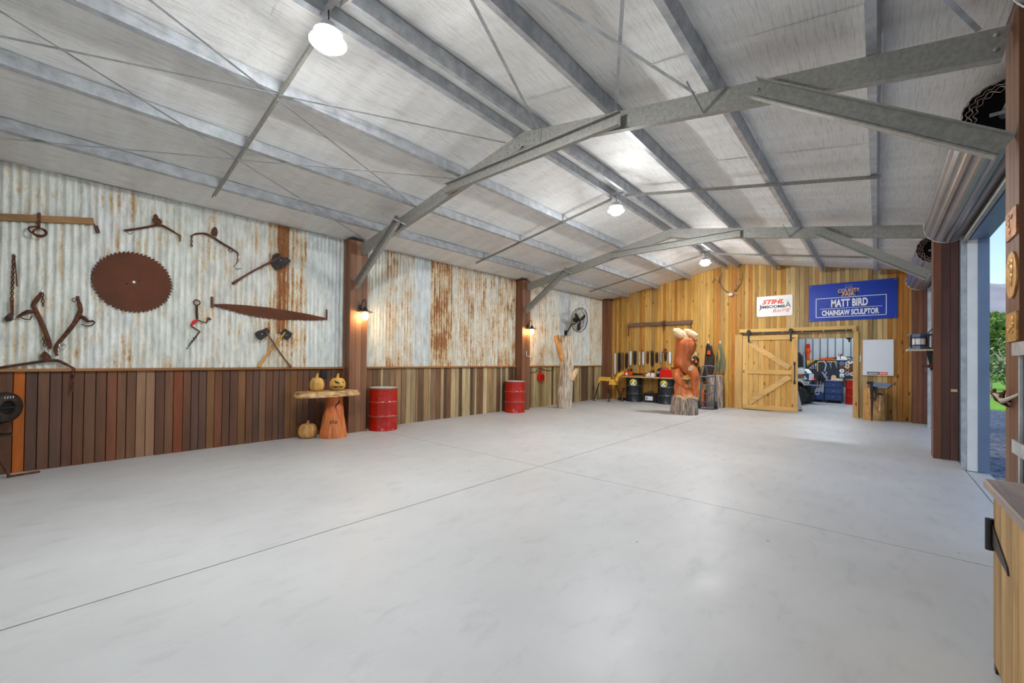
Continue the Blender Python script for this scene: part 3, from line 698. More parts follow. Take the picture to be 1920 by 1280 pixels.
hame('hame', 'rusty curved hame with a scroll bracket hanging under the saw blade', [(145, 555), (150, 575), (150, 585), (140, 605), (122, 628), (108, 645), (104, 655), (107, 667)], [.016, .024, .026, .024, .022, .020, .014],
     [('scroll_bracket', MB().tube([WL(150, 592, .045), WL(158, 596, .045), WL(165, 602, .045), WL(176, 603, .045)], [.034, .04, .03, .012], 8, flat=.6), 'rustiron'),
      ('bracket_loop', MB().tube([WL(152, 607, .05), WL(160, 611, .05), WL(172, 610, .05), WL(178, 604, .05), WL(172, 600, .05)], .009, 6), 'rustiron'),
      ('top_ring', MB().ring(WL(139, 562, .05), .022, .005, (1, .3, 0), 12, 5), 'rustiron'),
      ('lower_rings', MB().ring(WL(117, 648, .05), .034, .005, (1, .4, .2), 14, 5).ring(WL(112, 650, .05), .026, .005, (1, -.4, .2), 14, 5), 'bright'),
      ('nail', MB().lathe([(.012, 0), (.014, .012), (0, .016)], WL(146, 553, .05), 8, (1, 0, 0)), 'bright')])
hame('hame', 'curved rusty hame bar lying on the ledge with a chain hanging off it', [(-20, 692), (20, 686), (60, 680), (90, 676), (108, 676), (120, 681), (138, 690)], [.018, .022, .024, .026, .024, .016],
     [('bracket', MB().prism(pxpoly([(76, 664), (83, 657), (90, 662), (96, 668), (97, 674), (80, 675)], .045), (.04, 0, 0), (XL+.04, 0, 0), (0, 1, 0), (0, 0, 1)), 'rustiron'),
      ('hanging_chain', MB().chain(WL(138, 690, .062), WL(134, 734, .062), .055, .007), 'rustiron')], .06)
hame('hame', 'rusty hame with a bird shaped lug and straight left end', [(233, 432), (262, 428), (290, 423), (304, 423), (320, 431), (336, 441)], [.02, .02, .022, .024, .02, .014],
     [('plate', plate([(285, 411), (288, 408), (287, 404), (291, 401), (295, 404), (297, 409), (304, 415), (303, 419), (301, 421), (290, 422)], .02, .04), 'rustiron'),
      ('end_chain', MB().chain(WL(337, 440, .05), WL(338, 452, .05), .05, .006), 'rustiron'),
      ('wire_loop', MB().tube([WL(238, 434, .05), WL(243, 439, .05), WL(250, 436, .05)], .005, 5), 'rustiron')])
hame('hame', 'rusty hame with a hooked chain drooping at its lower end', [(358, 442), (370, 438), (385, 438), (398, 444), (415, 455), (432, 465), (446, 474)], [.012, .018, .024, .024, .022, .018],
     [('plate', plate([(395, 437), (397, 429), (402, 425), (406, 428), (408, 436), (406, 443), (398, 441)], .02, .04), 'rustiron'),
      ('ring', MB().ring(WL(432, 469, .05), .028, .006, (1, 0, .2), 14, 5), 'rustiron'),
      ('left_chain', MB().chain(WL(359, 442, .05), WL(359, 462, .05), .045, .006), 'rustiron'),
      ('hook_chain', MB().chain(WL(446, 474, .05), WL(446, 490, .05), .05, .006).tube([WL(446, 490, .05), WL(438, 500, .05), WL(444, 505, .05), WL(452, 503, .05)], .007, 5), 'rustiron')])

# --- figure made of an old hand brace
def brace_fig():
    t = thing('brace_drill', 'old rusty hand brace drill hung like a dancing stick figure', 'hand drill', WL(360, 656, .05))
    MB().ring(WL(369, 567, .05), .042, .009, (1, 0, 0), 16, 6).build('head_ring', A['rustiron'], t, True)
    MB().tube([WL(369, 571, .05), WL(369, 585, .05), WL(370, 598, .05)], .017, 8).build('shank', A['castiron'], t, True)
    MB().tube([WL(370, 599, .05), WL(378, 603, .05), WL(387, 605, .05), WL(390, 598, .05)], .010, 7).build('crank', A['rustiron'], t, True)
    MB().tube([WL(388, 597, .05), WL(392, 597, .05), WL(396, 599, .05)], [.016, .024, .012], 8).build('crank_knob', A['axered'], t, True)
    MB().tube([WL(370, 600, .05), WL(363, 604, .05), WL(358, 610, .05)], [.02, .026, .014], 8).build('grip', A['redplastic'], t, True)
    MB().tube([WL(358, 610, .05), WL(367, 617, .05), WL(375, 621, .05), WL(366, 632, .05)], .012, 7).build('lower_crank', A['rustiron'], t, True)
    b = MB(); a, e = WL(366, 632, .05), WL(349, 655, .05)
    pts = [a+(e-a)*(i/20)+V((.008*math.sin(i*1.6), .010*math.cos(i*1.6), 0)) for i in range(21)]
    b.tube(pts, [.012-.008*i/20 for i in range(21)], 6).build('auger_bit', A['castiron'], t, True)
brace_fig()

# --- hand-cranked forge blower on its stand
def blower():
    base = FL(10, 893); x, y = -7.86, -.20; t = thing('forge_blower', 'black cast iron hand cranked forge blower on a legged stand', 'forge blower', V((x, y, 0)))
    e1 = V((.0, 1, 0)); ax = n3((.73, .68, 0)); cen = at(6, 764, 0, x+.06)
    R = .185
    MB().lathe([(.0, -.06), (R*.8, -.06), (R*.97, -.04), (R, 0), (R*.97, .035), (R*.8, .055), (.085, .06), (.075, .045), (.07, .02), (0, .02)], cen, 36, ax).build('fan_casing', A['castiron'], t, True, ang=50)
    MB().lathe([(.068, .021), (0, .022)], cen, 20, ax).build('intake_hole', A['hole'], t)
    MB().bar(cen+ax*.05+V((.05, -.055, 0)), cen+ax*.05+V((-.05, .055, 0)), .008, .008).build('intake_bar', A['castiron'], t)
    b = MB().tube([cen+V((0, -.06, -.16)), cen+V((0, -.10, -.24)), cen+V((0, -.11, -.33))], [.13, .12, .11], 12, flat=.5); b.build('outlet_neck', A['castiron'], t, True)
    MB().box(x-.05, x+.14, cen.y-.34, cen.y+.075, cen.z-.335, cen.z-.315).build('mount_plate', A['castiron'], t)
    legs = MB()
    z1 = cen.z-.33
    MB().tube([(x+.03, y-.10, z1), (x+.03, y-.1, .3), (x+.06, y, .02)], [.02, .02, .014], 7).build('leg', A['rustiron'], t, True)
    MB().tube([(x+.03, y-.12, z1), (x+.0, y-.25, .3), (x-.05, y-.4, .02)], [.02, .02, .014], 7).build('leg', A['rustiron'], t, True)
    MB().tube([(x+.03, y-.08, z1*.9), (x+.06, y-.25, .3), (x+.14, y-.42, .02)], [.02, .02, .014], 7).build('leg', A['rustiron'], t, True)
    MB().bar((x+.02, y-.02, .012), (x-.04, y+.24, .012), .03, .022).build('foot', A['rustiron'], t)
    MB().tube([cen+V((.06, -.2, .1)), cen+V((.12, -.25, .1)), cen+V((.14, -.3, -.1))], .012, 6).build('crank', A['castiron'], t, True)
    b = MB()
    for k in range(4): b.bar(cen+ax*.058+V((.68, -.73, 0))*(.04-.028*k)+V((0, 0, .11)), cen+ax*.058+V((.68, -.73, 0))*(.03-.028*k)+V((0, 0, .135)), .006, .006, (1, 0, 0))
    b.build('cast_lettering', A['bolt'], t)
blower()

# --- wall lanterns
def lantern(px, py, ycol, label):
    x0 = -7.83; t = thing('wall_lantern', label, 'wall lamp', V((x0, ycol, 2.2)), 'wall lanterns on the clad columns')
    MB().lathe([(.05, 0), (.05, .012), (.03, .02), (0, .02)], (x0, ycol, 2.50), 16, (1, 0, 0)).build('back_plate', A['black'], t, True)
    arm = [(x0+.01, ycol, 2.50), (x0+.04, ycol+.0, 2.58), (x0+.09, ycol+.02, 2.655), (x0+.13, ycol+.03, 2.64), (x0+.14, ycol+.03, 2.57), (x0+.14, ycol+.03, 2.48)]
    MB().tube(arm, .010, 8).build('goose_arm', A['black'], t, True)
    cx, cy = x0+.14, ycol+.03
    MB().lathe([(.03, .5), (.035, .46), (.06, .43), (.15, .405), (.152, .398), (.055, .415), (.03, .44), (0, .44)], (cx, cy, 2.0), 24).build('shade', A['black'], t, True)
    MB().lathe([(.0, .245), (.03, .25), (.05, .275), (.055, .33), (.05, .39), (0, .395)], (cx, cy, 2.0), 18).build('glowing_jar', A['warm'], t, True)
    b = MB()
    for k in range(6):
        q = k*math.pi/3; b.tube([(cx+.06*math.cos(q), cy+.06*math.sin(q), 2.40), (cx+.062*math.cos(q), cy+.062*math.sin(q), 2.32), (cx+.03*math.cos(q), cy+.03*math.sin(q), 2.235)], .003, 4)
    b.ring((cx, cy, 2.33), .062, .003, (0, 0, 1), 18, 4); b.build('wire_guard', A['black'], t)
lantern(683, 590, 4.28, 'black lantern with a warm glowing jar on the column by the stump table')
lantern(999, 617, 9.62, 'black lantern with a warm glowing jar on the column by the red scoop')

# --- black power outlet box
p = at(607, 701, 0, XL+.03)
t = thing('outlet_box', 'small black power outlet box under the ledge behind the pumpkins', 'outlet', V((XL+.02, p.y, p.z-.07)))
MB().box(XL+.006, XL+.05, p.y-.055, p.y+.055, p.z-.07, p.z+.07).build('box', A['black'], t)
MB().box(XL+.05, XL+.056, p.y-.03, p.y+.03, p.z-.05, p.z-.01).build('switch_cover', A['castiron'], t)

# --- white L hook on the second column
b = MB().tube([at(987, 658, 0, -7.815), at(987.3, 667, 0, -7.80), at(990, 668, 0, -7.80), at(994.3, 668, 0, -7.80)], .010, 7)
t = b.build('wall_hook', A['whitepaint'], None, True); tag(t, 'bent white wall hook on the clad column below the lantern', 'hook')

# --- red scoop hung on the wall
def scoop():
    p = at(1014, 708, 0, XL+.06); t = thing('scoop', 'bright red plastic hand scoop hanging on the wainscot', 'scoop', V((XL+.05, p.y, p.z-.13)))
    b = MB(); x = XL+.012
    prof = [(-.13, -.075), (-.14, .06), (-.10, .115), (0, .13), (.10, .115), (.14, .06), (.12, -.09), (.05, -.11), (-.06, -.11)]
    b.prism(prof, (.10, 0, 0), (x, p.y, p.z), (0, 1, 0), (0, 0, 1)); b.build('pan', A['redplastic'], t)
    MB().prism([(u*.86, v*.86) for u, v in prof], (.004, 0, 0), (x+.0985, p.y, p.z), (0, 1, 0), (0, 0, 1)).build('pan_hollow', A['redpaint'], t)
    MB().tube([(x+.03, p.y, p.z+.12), (x+.03, p.y, p.z+.19), (x+.03, p.y, p.z+.25)], [.026, .022, .026], 8).build('handle', A['redplastic'], t, True)
scoop()
b = MB().tube([at(995, 698, 0, XL+.02), at(1005, 697, 0, XL+.02), at(1012, 690, 0, XL+.025), at(1020, 693, 0, XL+.03), at(1030, 695, 0, XL+.02), at(1040, 692, 0, XL+.02)], .008, 6)
tag(b.build('cable', A['black'], None, True), 'thin dark cable looped under the ledge above the red scoop', 'cable')

# --- wall fan
def fan():
    cen = at(1087, 600, 0, -7.60); ax = n3((.99, -.06, -.12)); t = thing('wall_fan', 'black caged oscillating fan on a curved wall arm', 'fan', V((XL+.02, cen.y-.2, cen.z-.5)))
    R = .42; e1 = ax.cross(V((0, 0, 1))).normalized(); e2 = e1.cross(ax)
    b = MB()
    for (h, rr) in ((.0, 1), (.05, .93), (-.09, .9)): b.ring(cen+ax*h, R*rr, .008, ax, 40, 5)
    for (h, rr) in ((.062, .6), (.065, .25), (-.10, .5)): b.ring(cen+ax*h, R*rr, .004, ax, 30, 4)
    for k in range(36):
        q = k*math.pi/18; d = e1*math.cos(q)+e2*math.sin(q)
        b.tube([cen+ax*.068+d*.05, cen+ax*.065+d*R*.5, cen+ax*.05+d*R*.93, cen+d*R, cen-ax*.09+d*R*.9, cen-ax*.11+d*R*.4], .0026, 4)
    b.build('cage', A['castiron'], t)
    for k in range(3):
        q = k*2*math.pi/3+.5; d = e1*math.cos(q)+e2*math.sin(q); s_ = ax.cross(d)
        bl = MB(); pts = [d*.05-s_*.03, d*.16-s_*.09-ax*.02, d*.33-s_*.085-ax*.03, d*.36+s_*.02, d*.30+s_*.07+ax*.02, d*.14+s_*.05+ax*.01, d*.05+s_*.03]
        bl.v = [cen+p for p in pts]+[cen+p+ax*.005 for p in pts]; n = len(pts)
        bl.f = [tuple(range(n-1, -1, -1)), tuple(range(n, 2*n))]+[(i, (i+1) % n, n+(i+1) % n, n+i) for i in range(n)]; bl.build('blade', A['black'], t)
    MB().lathe([(.0, -.26), (.07, -.25), (.09, -.2), (.09, -.10), (.06, -.08), (.045, 0), (.04, .04), (0, .045)], cen, 18, ax).build('motor', A['black'], t, True)
    w0 = at(1061, 625, 0, XL+.03)
    MB().tube([w0+V((.02, 0, 0)), w0+V((.08, .01, .10)), w0+V((.16, .1, .30)), w0+V((.25, .3, .38)), cen-ax*.2], [.024, .026, .024, .022, .022], 8).build('arm', A['black'], t, True)
    MB().box(XL+.005, XL+.04, w0.y-.06, w0.y+.06, w0.z-.12, w0.z+.10).build('wall_plate', A['black'], t)
fan()

# ================================================================== THINGS ON THE FLOOR, LEFT SIDE
def noise1(q, seed, k=5, amp=.05):
    r = random.Random(seed); s = 0
    for i in range(1, k+1): s += math.sin(i*q+r.uniform(0, 6.3))*r.uniform(.3, 1)/i
    return 1+amp*s

# --- steel drums
def drum(x, y, label, body, lidm, group, sticker=None, hh=.88):
    t = thing('steel_drum', label, 'drum', V((x, y, 0)), group); R = .285
    def rib(z): return [(R, z-.03), (R+.004, z-.018), (R+.012, z-.006), (R+.012, z+.006), (R+.004, z+.018), (R, z+.03)]
    prof = [(R-.015, 0), (R+.004, .0), (R+.004, .018), (R, .022)]+rib(hh*.335)+rib(hh*.665)
    for k in range(4): prof += [(R, hh*.78+.03*k), (R-.003, hh*.78+.03*k+.012), (R, hh*.78+.03*k+.024)]
    prof += [(R, hh-.022)]
    MB().lathe(prof, (x, y, 0), 48).build('shell', A[body], t, True, ang=60)
    for z in (hh*.335, hh*.665): MB().ring((x, y, z), R+.0125, .0035, (0, 0, 1), 48, 5).build('hoop_edge', A['rim' if body == 'redpaint' else 'bolt'], t, True)
    MB().lathe([(R+.004, hh-.022), (R+.008, hh-.012), (R+.006, hh), (R-.008, hh), (R-.010, hh-.012)], (x, y, 0), 48).build('top_rim', A['galv_dark' if body == 'redpaint' else 'black'], t, True)
    MB().lathe([(R-.006, hh-.010), (R-.006, hh-.005), (0, hh-.005)], (x, y, 0), 48).build('lid', A[lidm], t)
    MB().lathe([(.03, hh-.006), (.03, hh+.002), (0, hh+.002)], (x+.17, y-.06, 0), 14).build('bung', A['galv'], t)
    if sticker:
        # round sticker on the curved side, facing the camera
        d = n3((EYE.x-x, EYE.y-y, 0)); a0 = math.atan2(d.y, d.x)+sticker; zc = hh*.80; rr = .125; n = 24
        def P(u, v, k): return V((x+(R+k)*math.cos(a0+u/R), y+(R+k)*math.sin(a0+u/R), zc+v))
        b = MB(); b.v = [P(0, 0, .004)]+[P(rr*math.cos(2*math.pi*i/n), rr*math.sin(2*math.pi*i/n), .004) for i in range(n)]; b.f = [(0, 1+i, 1+(i+1) % n) for i in range(n)]
        st = b.build('round_sticker', A['stick'], t)
        b = MB(); pts = [(-.05, -.10), (-.075, -.06), (-.05, -.02), (.0, .02), (.03, .06), (.05, .09), (.06, .05), (.03, -.02), (.06, -.06), (.04, -.105), (-.01, -.115)]
        b.v = [P(0, -.04, .006)]+[P(u, v, .006) for u, v in pts]; b.f = [(0, 1+i, 1+(i+1) % len(pts)) for i in range(len(pts))]; b.build('pale_print', A['inkwhite'], st)
        b = MB(); pts = [(-.03, -.08), (-.02, -.04), (.0, -.05), (.02, -.03), (.03, -.08), (0, -.095)]
        b.v = [P(0, -.06, .007)]+[P(u, v, .007) for u, v in pts]; b.f = [(0, 1+i, 1+(i+1) % len(pts)) for i in range(len(pts))]; b.build('dark_print', A['inkgrey'], st)
    return t
A['stick'] = M('yellow_sticker', c(228, 206, 62), .5, 0, .1, 8)
drum(-7.77, 4.79, 'glossy red steel drum with white lid beside the lantern column and stump table', 'redpaint', 'whitepaint', 'red steel drums along the iron wall')
drum(-7.77, 9.00, 'red steel drum with white lid and dented hoops near the red scoop', 'redpaint', 'whitepaint', 'red steel drums along the iron wall')
drum(-6.76, 14.56, 'black steel drum with yellow sticker beside the yellow sawhorse', 'blackpaint', 'black', 'black drums holding up the bench', -.10)
drum(-5.56, 14.56, 'black steel drum with yellow sticker beside the carved figure', 'blackpaint', 'black', 'black drums holding up the bench', -.32)

# --- carved stump pedestal with live-edge slab
def stump_table():
    x, y = -7.675, 3.69; t = thing('stump_table', 'carved orange tree stump table with a thick live edge slab top', 'table', V((x, y, 0)))
    def rf(q, h): return noise1(q, 3, 9, .035)+(.035*math.sin(q*24+2*math.sin(h*9)) if h < .5 else 0)
    prof = [(.238, 0), (.243, .03), (.226, .12), (.205, .25), (.186, .38), (.166, .5), (.150, .6), (.138, .70), (.138, .775)]
    MB().lathe(prof, (x, y, 0), 72, rfun=rf).build('pedestal', A['carved'], t, True, ang=50)
    # smooth drip-shaped upper skin
    b = MB(); n = 72
    rows = []
    for k in range(7):
        row = []
        for j in range(n):
            q = 2*math.pi*j/n; low = .50-.16*max(0, math.sin(3*q+1.2))-.08*math.sin(7*q); z = .775-(.775-low)*k/6
            rr = (.140+(.62-z)*.165 if z < .62 else .140)+.012*(1 if k < 6 else 0); row.append(V((x+rr*noise1(q, 3, 9, .03)*math.cos(q), y+rr*noise1(q, 3, 9, .03)*math.sin(q), z)))
        rows.append(row)
    b.v = [p for r_ in rows for p in r_]
    for k in range(6):
        for j in range(n): b.f.append((k*n+j, (k+1)*n+j, (k+1)*n+(j+1) % n, k*n+(j+1) % n))
    b.build('smooth_skin', A['carved_dark'], t, True, ang=60)
    for (q0, z0, z1) in ((-.05, .72, .54),):
        p = [V((x+(.150+.16*(.7-z))*math.cos(q0+.25*math.sin(z*30)), y+(.150+.16*(.7-z))*math.sin(q0+.25*math.sin(z*30)), z)) for z in [z0+(z1-z0)*i/6 for i in range(7)]]
        MB().tube(p, [.004, .01, .012, .010, .012, .008, .003], 6).build('crack', A['hole'], t)
    # slab top: irregular live edge
    n = 44; b = MB(); zt = .875
    ctr = (-7.575, 3.52)
    def ed(q, k): return (.235*(abs(math.cos(q))**.6*(1 if math.cos(q) > 0 else -1)), .56*(abs(math.sin(q))**.6*(1 if math.sin(q) > 0 else -1)))
    for (z, f) in ((.775, 1.03), (.795, 1.05), (.845, .985), (zt, .945)):
        for j in range(n):
            q = 2*math.pi*j/n; u, v = ed(q, 0); s_ = noise1(q, 21, 9, .02)*f+.012*math.sin(17*q+z*40)
            yv = ctr[1]+v*s_; b.v.append(V((max(XL+.03 if yv < 4.02 else -7.81, ctr[0]+u*s_), yv, z)))
    for k in range(3):
        for j in range(n): b.f.append((k*n+j, k*n+(j+1) % n, (k+1)*n+(j+1) % n, (k+1)*n+j))
    b.f += [tuple(range(n-1, -1, -1)), tuple(3*n+j for j in range(n))]
    b.build('slab_top', A['slabtop'], t, True, ang=30)
    # carved initials
    for s_, dq in (('M', -.06), ('B', .10)):
        pass
    L = [[(-.07, 0), (-.06, .06), (-.035, .02), (-.015, .06), (-.005, 0)], [(.02, 0), (.025, .06), (.05, .05), (.027, .032), (.058, .02), (.02, 0)]]
    a0 = math.atan2(EYE.y-y, EYE.x-x)+.05
    for k in L:
        pts = [V((x+(.212-(.02+v)*.16)*math.cos(a0+u/.21), y+(.212-(.02+v)*.16)*math.sin(a0+u/.21), .27+v)) for u, v in k]
        MB().tube(pts, .006, 5).build('carved_initial', A['axered'], t)
stump_table()

def pumpkin(x, y, z, R, hh, label, mat, face=False, ribs=9, stem=.07):
    t = thing('wooden_pumpkin', label, 'pumpkin', V((x, y, z)), 'carved wooden pumpkins')
    def rf(q, h): return 1-.10*abs(math.sin(q*ribs/2))**.5*0-.075*(1-abs(math.cos(q*ribs/2)))**1.6
    prof = [(.02, .012), (R*.55, 0), (R*.8, hh*.06), (R*.97, hh*.25), (R, hh*.45), (R*.96, hh*.65), (R*.80, hh*.85), (R*.55, hh*.96), (R*.25, hh*.97), (.02, hh*.93)]
    MB().lathe(prof, (x, y, z), 72, rfun=rf).build('body', A[mat], t, True, ang=70)
    MB().tube([(x, y, z+hh*.90), (x, y, z+hh+stem*.4), (x+.004, y+.012, z+hh+stem)], [R*.28, R*.15, R*.12], 8).build('stem', A[mat], t, True)
    if face:
        a0 = math.atan2(EYE.y-y, EYE.x-x)
        def P(u, v, k=.004):
            h = hh*.45+v; f = (abs(v)/(hh*.55)); rr = R*math.sqrt(max(.05, 1-f*f*.72))*.985+k; return V((x+rr*math.cos(a0+u/R), y+rr*math.sin(a0+u/R), z+h))
        def patch(nm, pts):
            b = MB(); cu = sum(p[0] for p in pts)/len(pts); cv = sum(p[1] for p in pts)/len(pts)
            b.v = [P(cu, cv, .006)]+[P(u, v) for u, v in pts]; b.f = [(0, 1+i, 1+(i+1) % len(pts)) for i in range(len(pts))]; b.build(nm, A['hole'], t)
        patch('eye', [(-.055, .05), (-.05, .085), (-.02, .06), (.02, .055), (.03, .02), (-.015, .03)])
        patch('eye', [(.10, .05), (.115, .075), (.13, .03), (.12, .02)])
        m_ = []
        for i in range(11): m_.append((-.10+.022*i, -.028-.0006*i+(.014 if i % 2 else -.006)))
        for i in range(11): m_.append((.12-.022*i, -.055+(.014 if i % 2 else -.006)))
        b = MB(); k = 11
        b.v = [P(u, v) for u, v in m_]; b.f = [(i, i+1, 2*k-2-i, 2*k-1-i) for i in range(k-1)]; b.build('toothed_mouth', A['hole'], t)
    return t
pA = at(596, 733, 2, .866); pB = at(634, 733, 2, .866)
pumpkin(-7.66, 3.36, .876, .125, .245, 'plain carved yellow wooden pumpkin on the live edge slab', 'pumpkin', ribs=8, stem=.075)
pumpkin(-7.61, 3.72, .876, .142, .235, 'carved wooden pumpkin with jagged black mouth on the live edge slab', 'pumpkin', True, stem=.075)
pumpkin(-7.90, 3.31, 0, .165, .27, 'tan carved wooden pumpkin on the floor beside the stump table', 'pumpkin2', ribs=8, stem=.05)

# --- bleached tree trunk with a side branch stub
def px_frame(px, py):
    """ground point and local axes (to the right of the sight line, up) for outlines read off the photo"""
    g = FL(px, py); d = n3((g.x, g.y, 0)); rgt = V((d.y, -d.x, 0)); return g, d, rgt
def trunk():
    g, d, rg = px_frame(1059, 766); cen = g+d*.2; dist = _F.dot(cen-EYE); k = FPX/dist*(1/_F.dot(n3((cen.x, cen.y, 0)))) if False else FPX/dist
    t = thing('weathered_log', 'tall bleached grey tree trunk standing against the mixed wainscot', 'tree trunk', V((cen.x, cen.y, 0)))
    rows = [(766, 1045, 1072.5), (758, 1044, 1073), (748, 1043.5, 1073), (735, 1045, 1073.5), (720, 1047, 1074), (705, 1048, 1074.5), (690, 1048.5, 1075), (675, 1048, 1074.5), (660, 1047, 1074), (648, 1045, 1074), (638, 1044.5, 1075), (632, 1044.5, 1075)]
    b = MB(); n = 40; z0 = 0
    for (py, xa, xb) in rows:
        z = (766-py)/k; xc = ((xa+xb)/2-1059)/k; r_ = (xb-xa)/2/k*.96
        for j in range(n):
            q = 2*math.pi*j/n; rr = r_*noise1(q+z*.5, 9, 7, .05)
            p = cen+rg*(xc+rr*math.cos(q))+d*(-rr*.85*math.sin(q)); p.z = z+(.04*math.sin(3*q)+.03*math.sin(5*q+1) if py == 632 else 0); b.v.append(p)
    m_ = len(rows)
    for i in range(m_-1):
        for j in range(n): b.f.append((i*n+j, i*n+(j+1) % n, (i+1)*n+(j+1) % n, (i+1)*n+j))
    b.f += [tuple(range(n-1, -1, -1)), tuple((m_-1)*n+j for j in range(n))]
    b.build('bole', A['driftwood'], t, True, ang=60)
    def L(px, py, dd=0): p = cen+rg*((px-1059)/k)-d*dd; p.z = (766-py)/k; return p
    MB().tube([L(1062, 700, .02), L(1052, 665, .06), L(1046, 645, .06), L(1041, 631, .05)], [.10, .11, .10, .075], 12).build('split_limb', A['pumpkin2'], t, True)
    MB().tube([L(1070, 712, .05), L(1076, 700, .05), L(1081, 692, .04)], [.10, .085, .05], 12).build('branch_stub', A['pale'], t, True)
    MB().lathe([(.05, 0), (.03, .012), (0, .012)], L(1054, 632, .05), 12).build('hollow', A['hole'], t)
trunk()

# --- yellow folding sawhorse clamp
def sawhorse():
    g = FL(1147, 753.5); t = thing('sawhorse_clamp', 'yellow and black tripod sawhorse clamp standing in the corner', 'sawhorse', V((g.x-.1, g.y+.2, 0)))
    D = FPX/_F.dot(V((-7.25, 13.95, 0))-EYE); cen = V((-7.30, 13.95, 0)); d = n3((cen.x, cen.y, 0)); rg = V((d.y, -d.x, 0))
    def L(px, py, dd=0): p = cen+rg*((px-1154)/D)-d*dd; p.z = max(0.012, (753-py)/D); return p
    pts = [(1146.5, 722), (1149, 712), (1156, 712), (1161.5, 722)]
    MB().prism([((x-1154)/D, (753-y)/D) for x, y in pts], d*-.16, cen+d*.08, rg, (0, 0, 1)).build('head_body', A['yellow'], t)
    j = [(1126.5, 719.5), (1128.5, 709), (1130, 707.5), (1150, 708), (1150, 715.5), (1130, 714.5), (1128, 720)]
    MB().prism([((x-1154)/D, (753-y)/D) for x, y in j], d*-.10, cen+d*.05, rg, (0, 0, 1)).build('jaw_arm', A['yellow'], t)
    for i in range(6): MB().lathe([(.011, 0), (0, .001)], L(1134+2.4*i, 711.3, .0505), 8, -d).build('slot', A['hole'], t)
    MB().prism([((x-1154)/D, (753-y)/D) for x, y in [(1158, 712), (1164, 700), (1174, 696), (1174, 702), (1166, 706), (1161, 717)]], d*-.06, cen+d*.10, rg, (0, 0, 1)).build('rear_jaw', A['yellow'], t)
    for nm, a, e in (('leg', (1152, 722, .04), (1147, 753, .20)), ('leg', (1160, 722, 0), (1171, 750, -.10)), ('leg', (1129, 719, 0), (1120, 750, -.05))):
        MB().tube([L(*a), L(*e)], .022, 8).build(nm, A['castiron'], t, True)
        f = L(*e); MB().box(f.x-.05, f.x+.05, f.y-.04, f.y+.04, 0, .018).build('foot', A['black'], t)
sawhorse()
# --- small machine tucked behind the sawhorse
t = thing('trolley_jack', 'small red and black floor jack tucked behind the sawhorse legs', 'jack', V((-7.25, 14.62, 0)))
MB().box(-7.40, -7.16, 14.48, 14.76, 0.02, .07).build('frame', A['black'], t)
MB().tube([(-7.34, 14.6, .06), (-7.27, 14.64, .3), (-7.22, 14.66, .42)], .02, 8).build('lift_arm', A['castiron'], t, True)
MB().lathe([(.06, .42), (.075, .44), (.075, .47), (0, .475)], (-7.23, 14.66, 0), 16).build('saddle', A['redplastic'], t)
for (u, v) in ((-7.39, 14.5), (-7.18, 14.5)): MB().lathe([(.03, -.015), (.03, .015), (0, .015)], (u, v-.03, .03), 12, (0, 1, 0)).build('wheel', A['galv'], t)

# --- bench board on the two black drums
bench = tag(MB().box(-7.22, -4.72, 14.27, 14.86, .882, .925).build('bench_top', A['pine_x'], color=c(206, 164, 110)), 'plain timber bench board resting on two black drums', 'bench')
# --- black tool case under it
t = thing('tool_case', 'black plastic carry case with white label under the bench', 'case', V((-6.16, 14.66, 0)))
MB().prism([(-.24, 0), (.24, 0), (.26, .05), (.26, .27), (.22, .33), (-.22, .33), (-.26, .27), (-.26, .05)], (0, .2, 0), (-6.16, 14.58, .0), (1, 0, 0), (0, 0, 1)).build('body', A['black'], t)
MB().box(-6.33, -6.05, 14.574, 14.58, .07, .22).build('white_label', A['inkwhite'], t)
MB().box(-6.31, -6.24, 14.570, 14.574, .10, .19).build('label_print', A['inkgrey'], t)
MB().tube([(-6.24, 14.68, .33), (-6.23, 14.68, .37), (-6.09, 14.68, .37), (-6.08, 14.68, .33)], .012, 7).build('handle', A['black'], t, True)

# --- chainsaws, helmet, fuel can, bottle on the bench
def chainsaw(x, y, z, s, label, bodym, ang=0, blade=True, flip=1):
    t = thing('chainsaw', label, 'chainsaw', V((x, y, z)))
    f = flip; ca, sa = math.cos(ang), math.sin(ang)
    def L(u, v, h): return V((x+f*(u*ca-v*sa)*s, y+(u*sa+v*ca)*s, z+h*s))
    def pr(nm, poly, v0, v1, mt): MB().prism(poly, (L(0, v1, 0)-L(0, v0, 0)), L(0, v0, 0), (L(1, 0, 0)-L(0, 0, 0)), (0, 0, s)).build(nm, A[mt], t)
    pr('body', [(-.20, .0), (.14, .0), (.16, .06), (.14, .13), (.08, .17), (-.06, .18), (-.14, .15), (-.21, .08)], -.10, .10, bodym)
    pr('top_cover', [(-.10, .165), (.06, .165), (.08, .20), (.0, .235), (-.09, .22)], -.08, .08, 'orange')
    MB().tube([L(-.20, 0, .04), L(-.36, 0, .03), L(-.40, 0, .09), L(-.34, 0, .14), L(-.18, 0, .14)], .02*s, 8).build('rear_handle', A['black'], t, True)
    MB().tube([L(.02, -.12, .05), L(.03, -.13, .20), L(.0, -.08, .27), L(-.01, .08, .27), L(.02, .13, .18), L(.02, .12, .05)], .014*s, 8).build('front_handle', A['black'], t, True)
    MB().prism([(-.09, .0), (.09, .0), (.07, .10), (-.07, .10)], V((.012*s, 0, 0)), L(.10, 0, .20), (0, s, 0), (0, 0, s)).build('hand_guard', A['black'], t)
    MB().lathe([(.06*s, 0), (.06*s, .03*s), (.02*s, .04*s), (0, .04*s)], L(-.04, -.10, .085), 14, (0, -1, 0)).build('starter_cover', A['inkwhite'], t, True)
    if blade: pr('guide_bar', [(.14, .03), (.55, .045), (.59, .065), (.60, .08), (.59, .095), (.55, .115), (.14, .125)], -.012, .0, 'castiron')
    return t
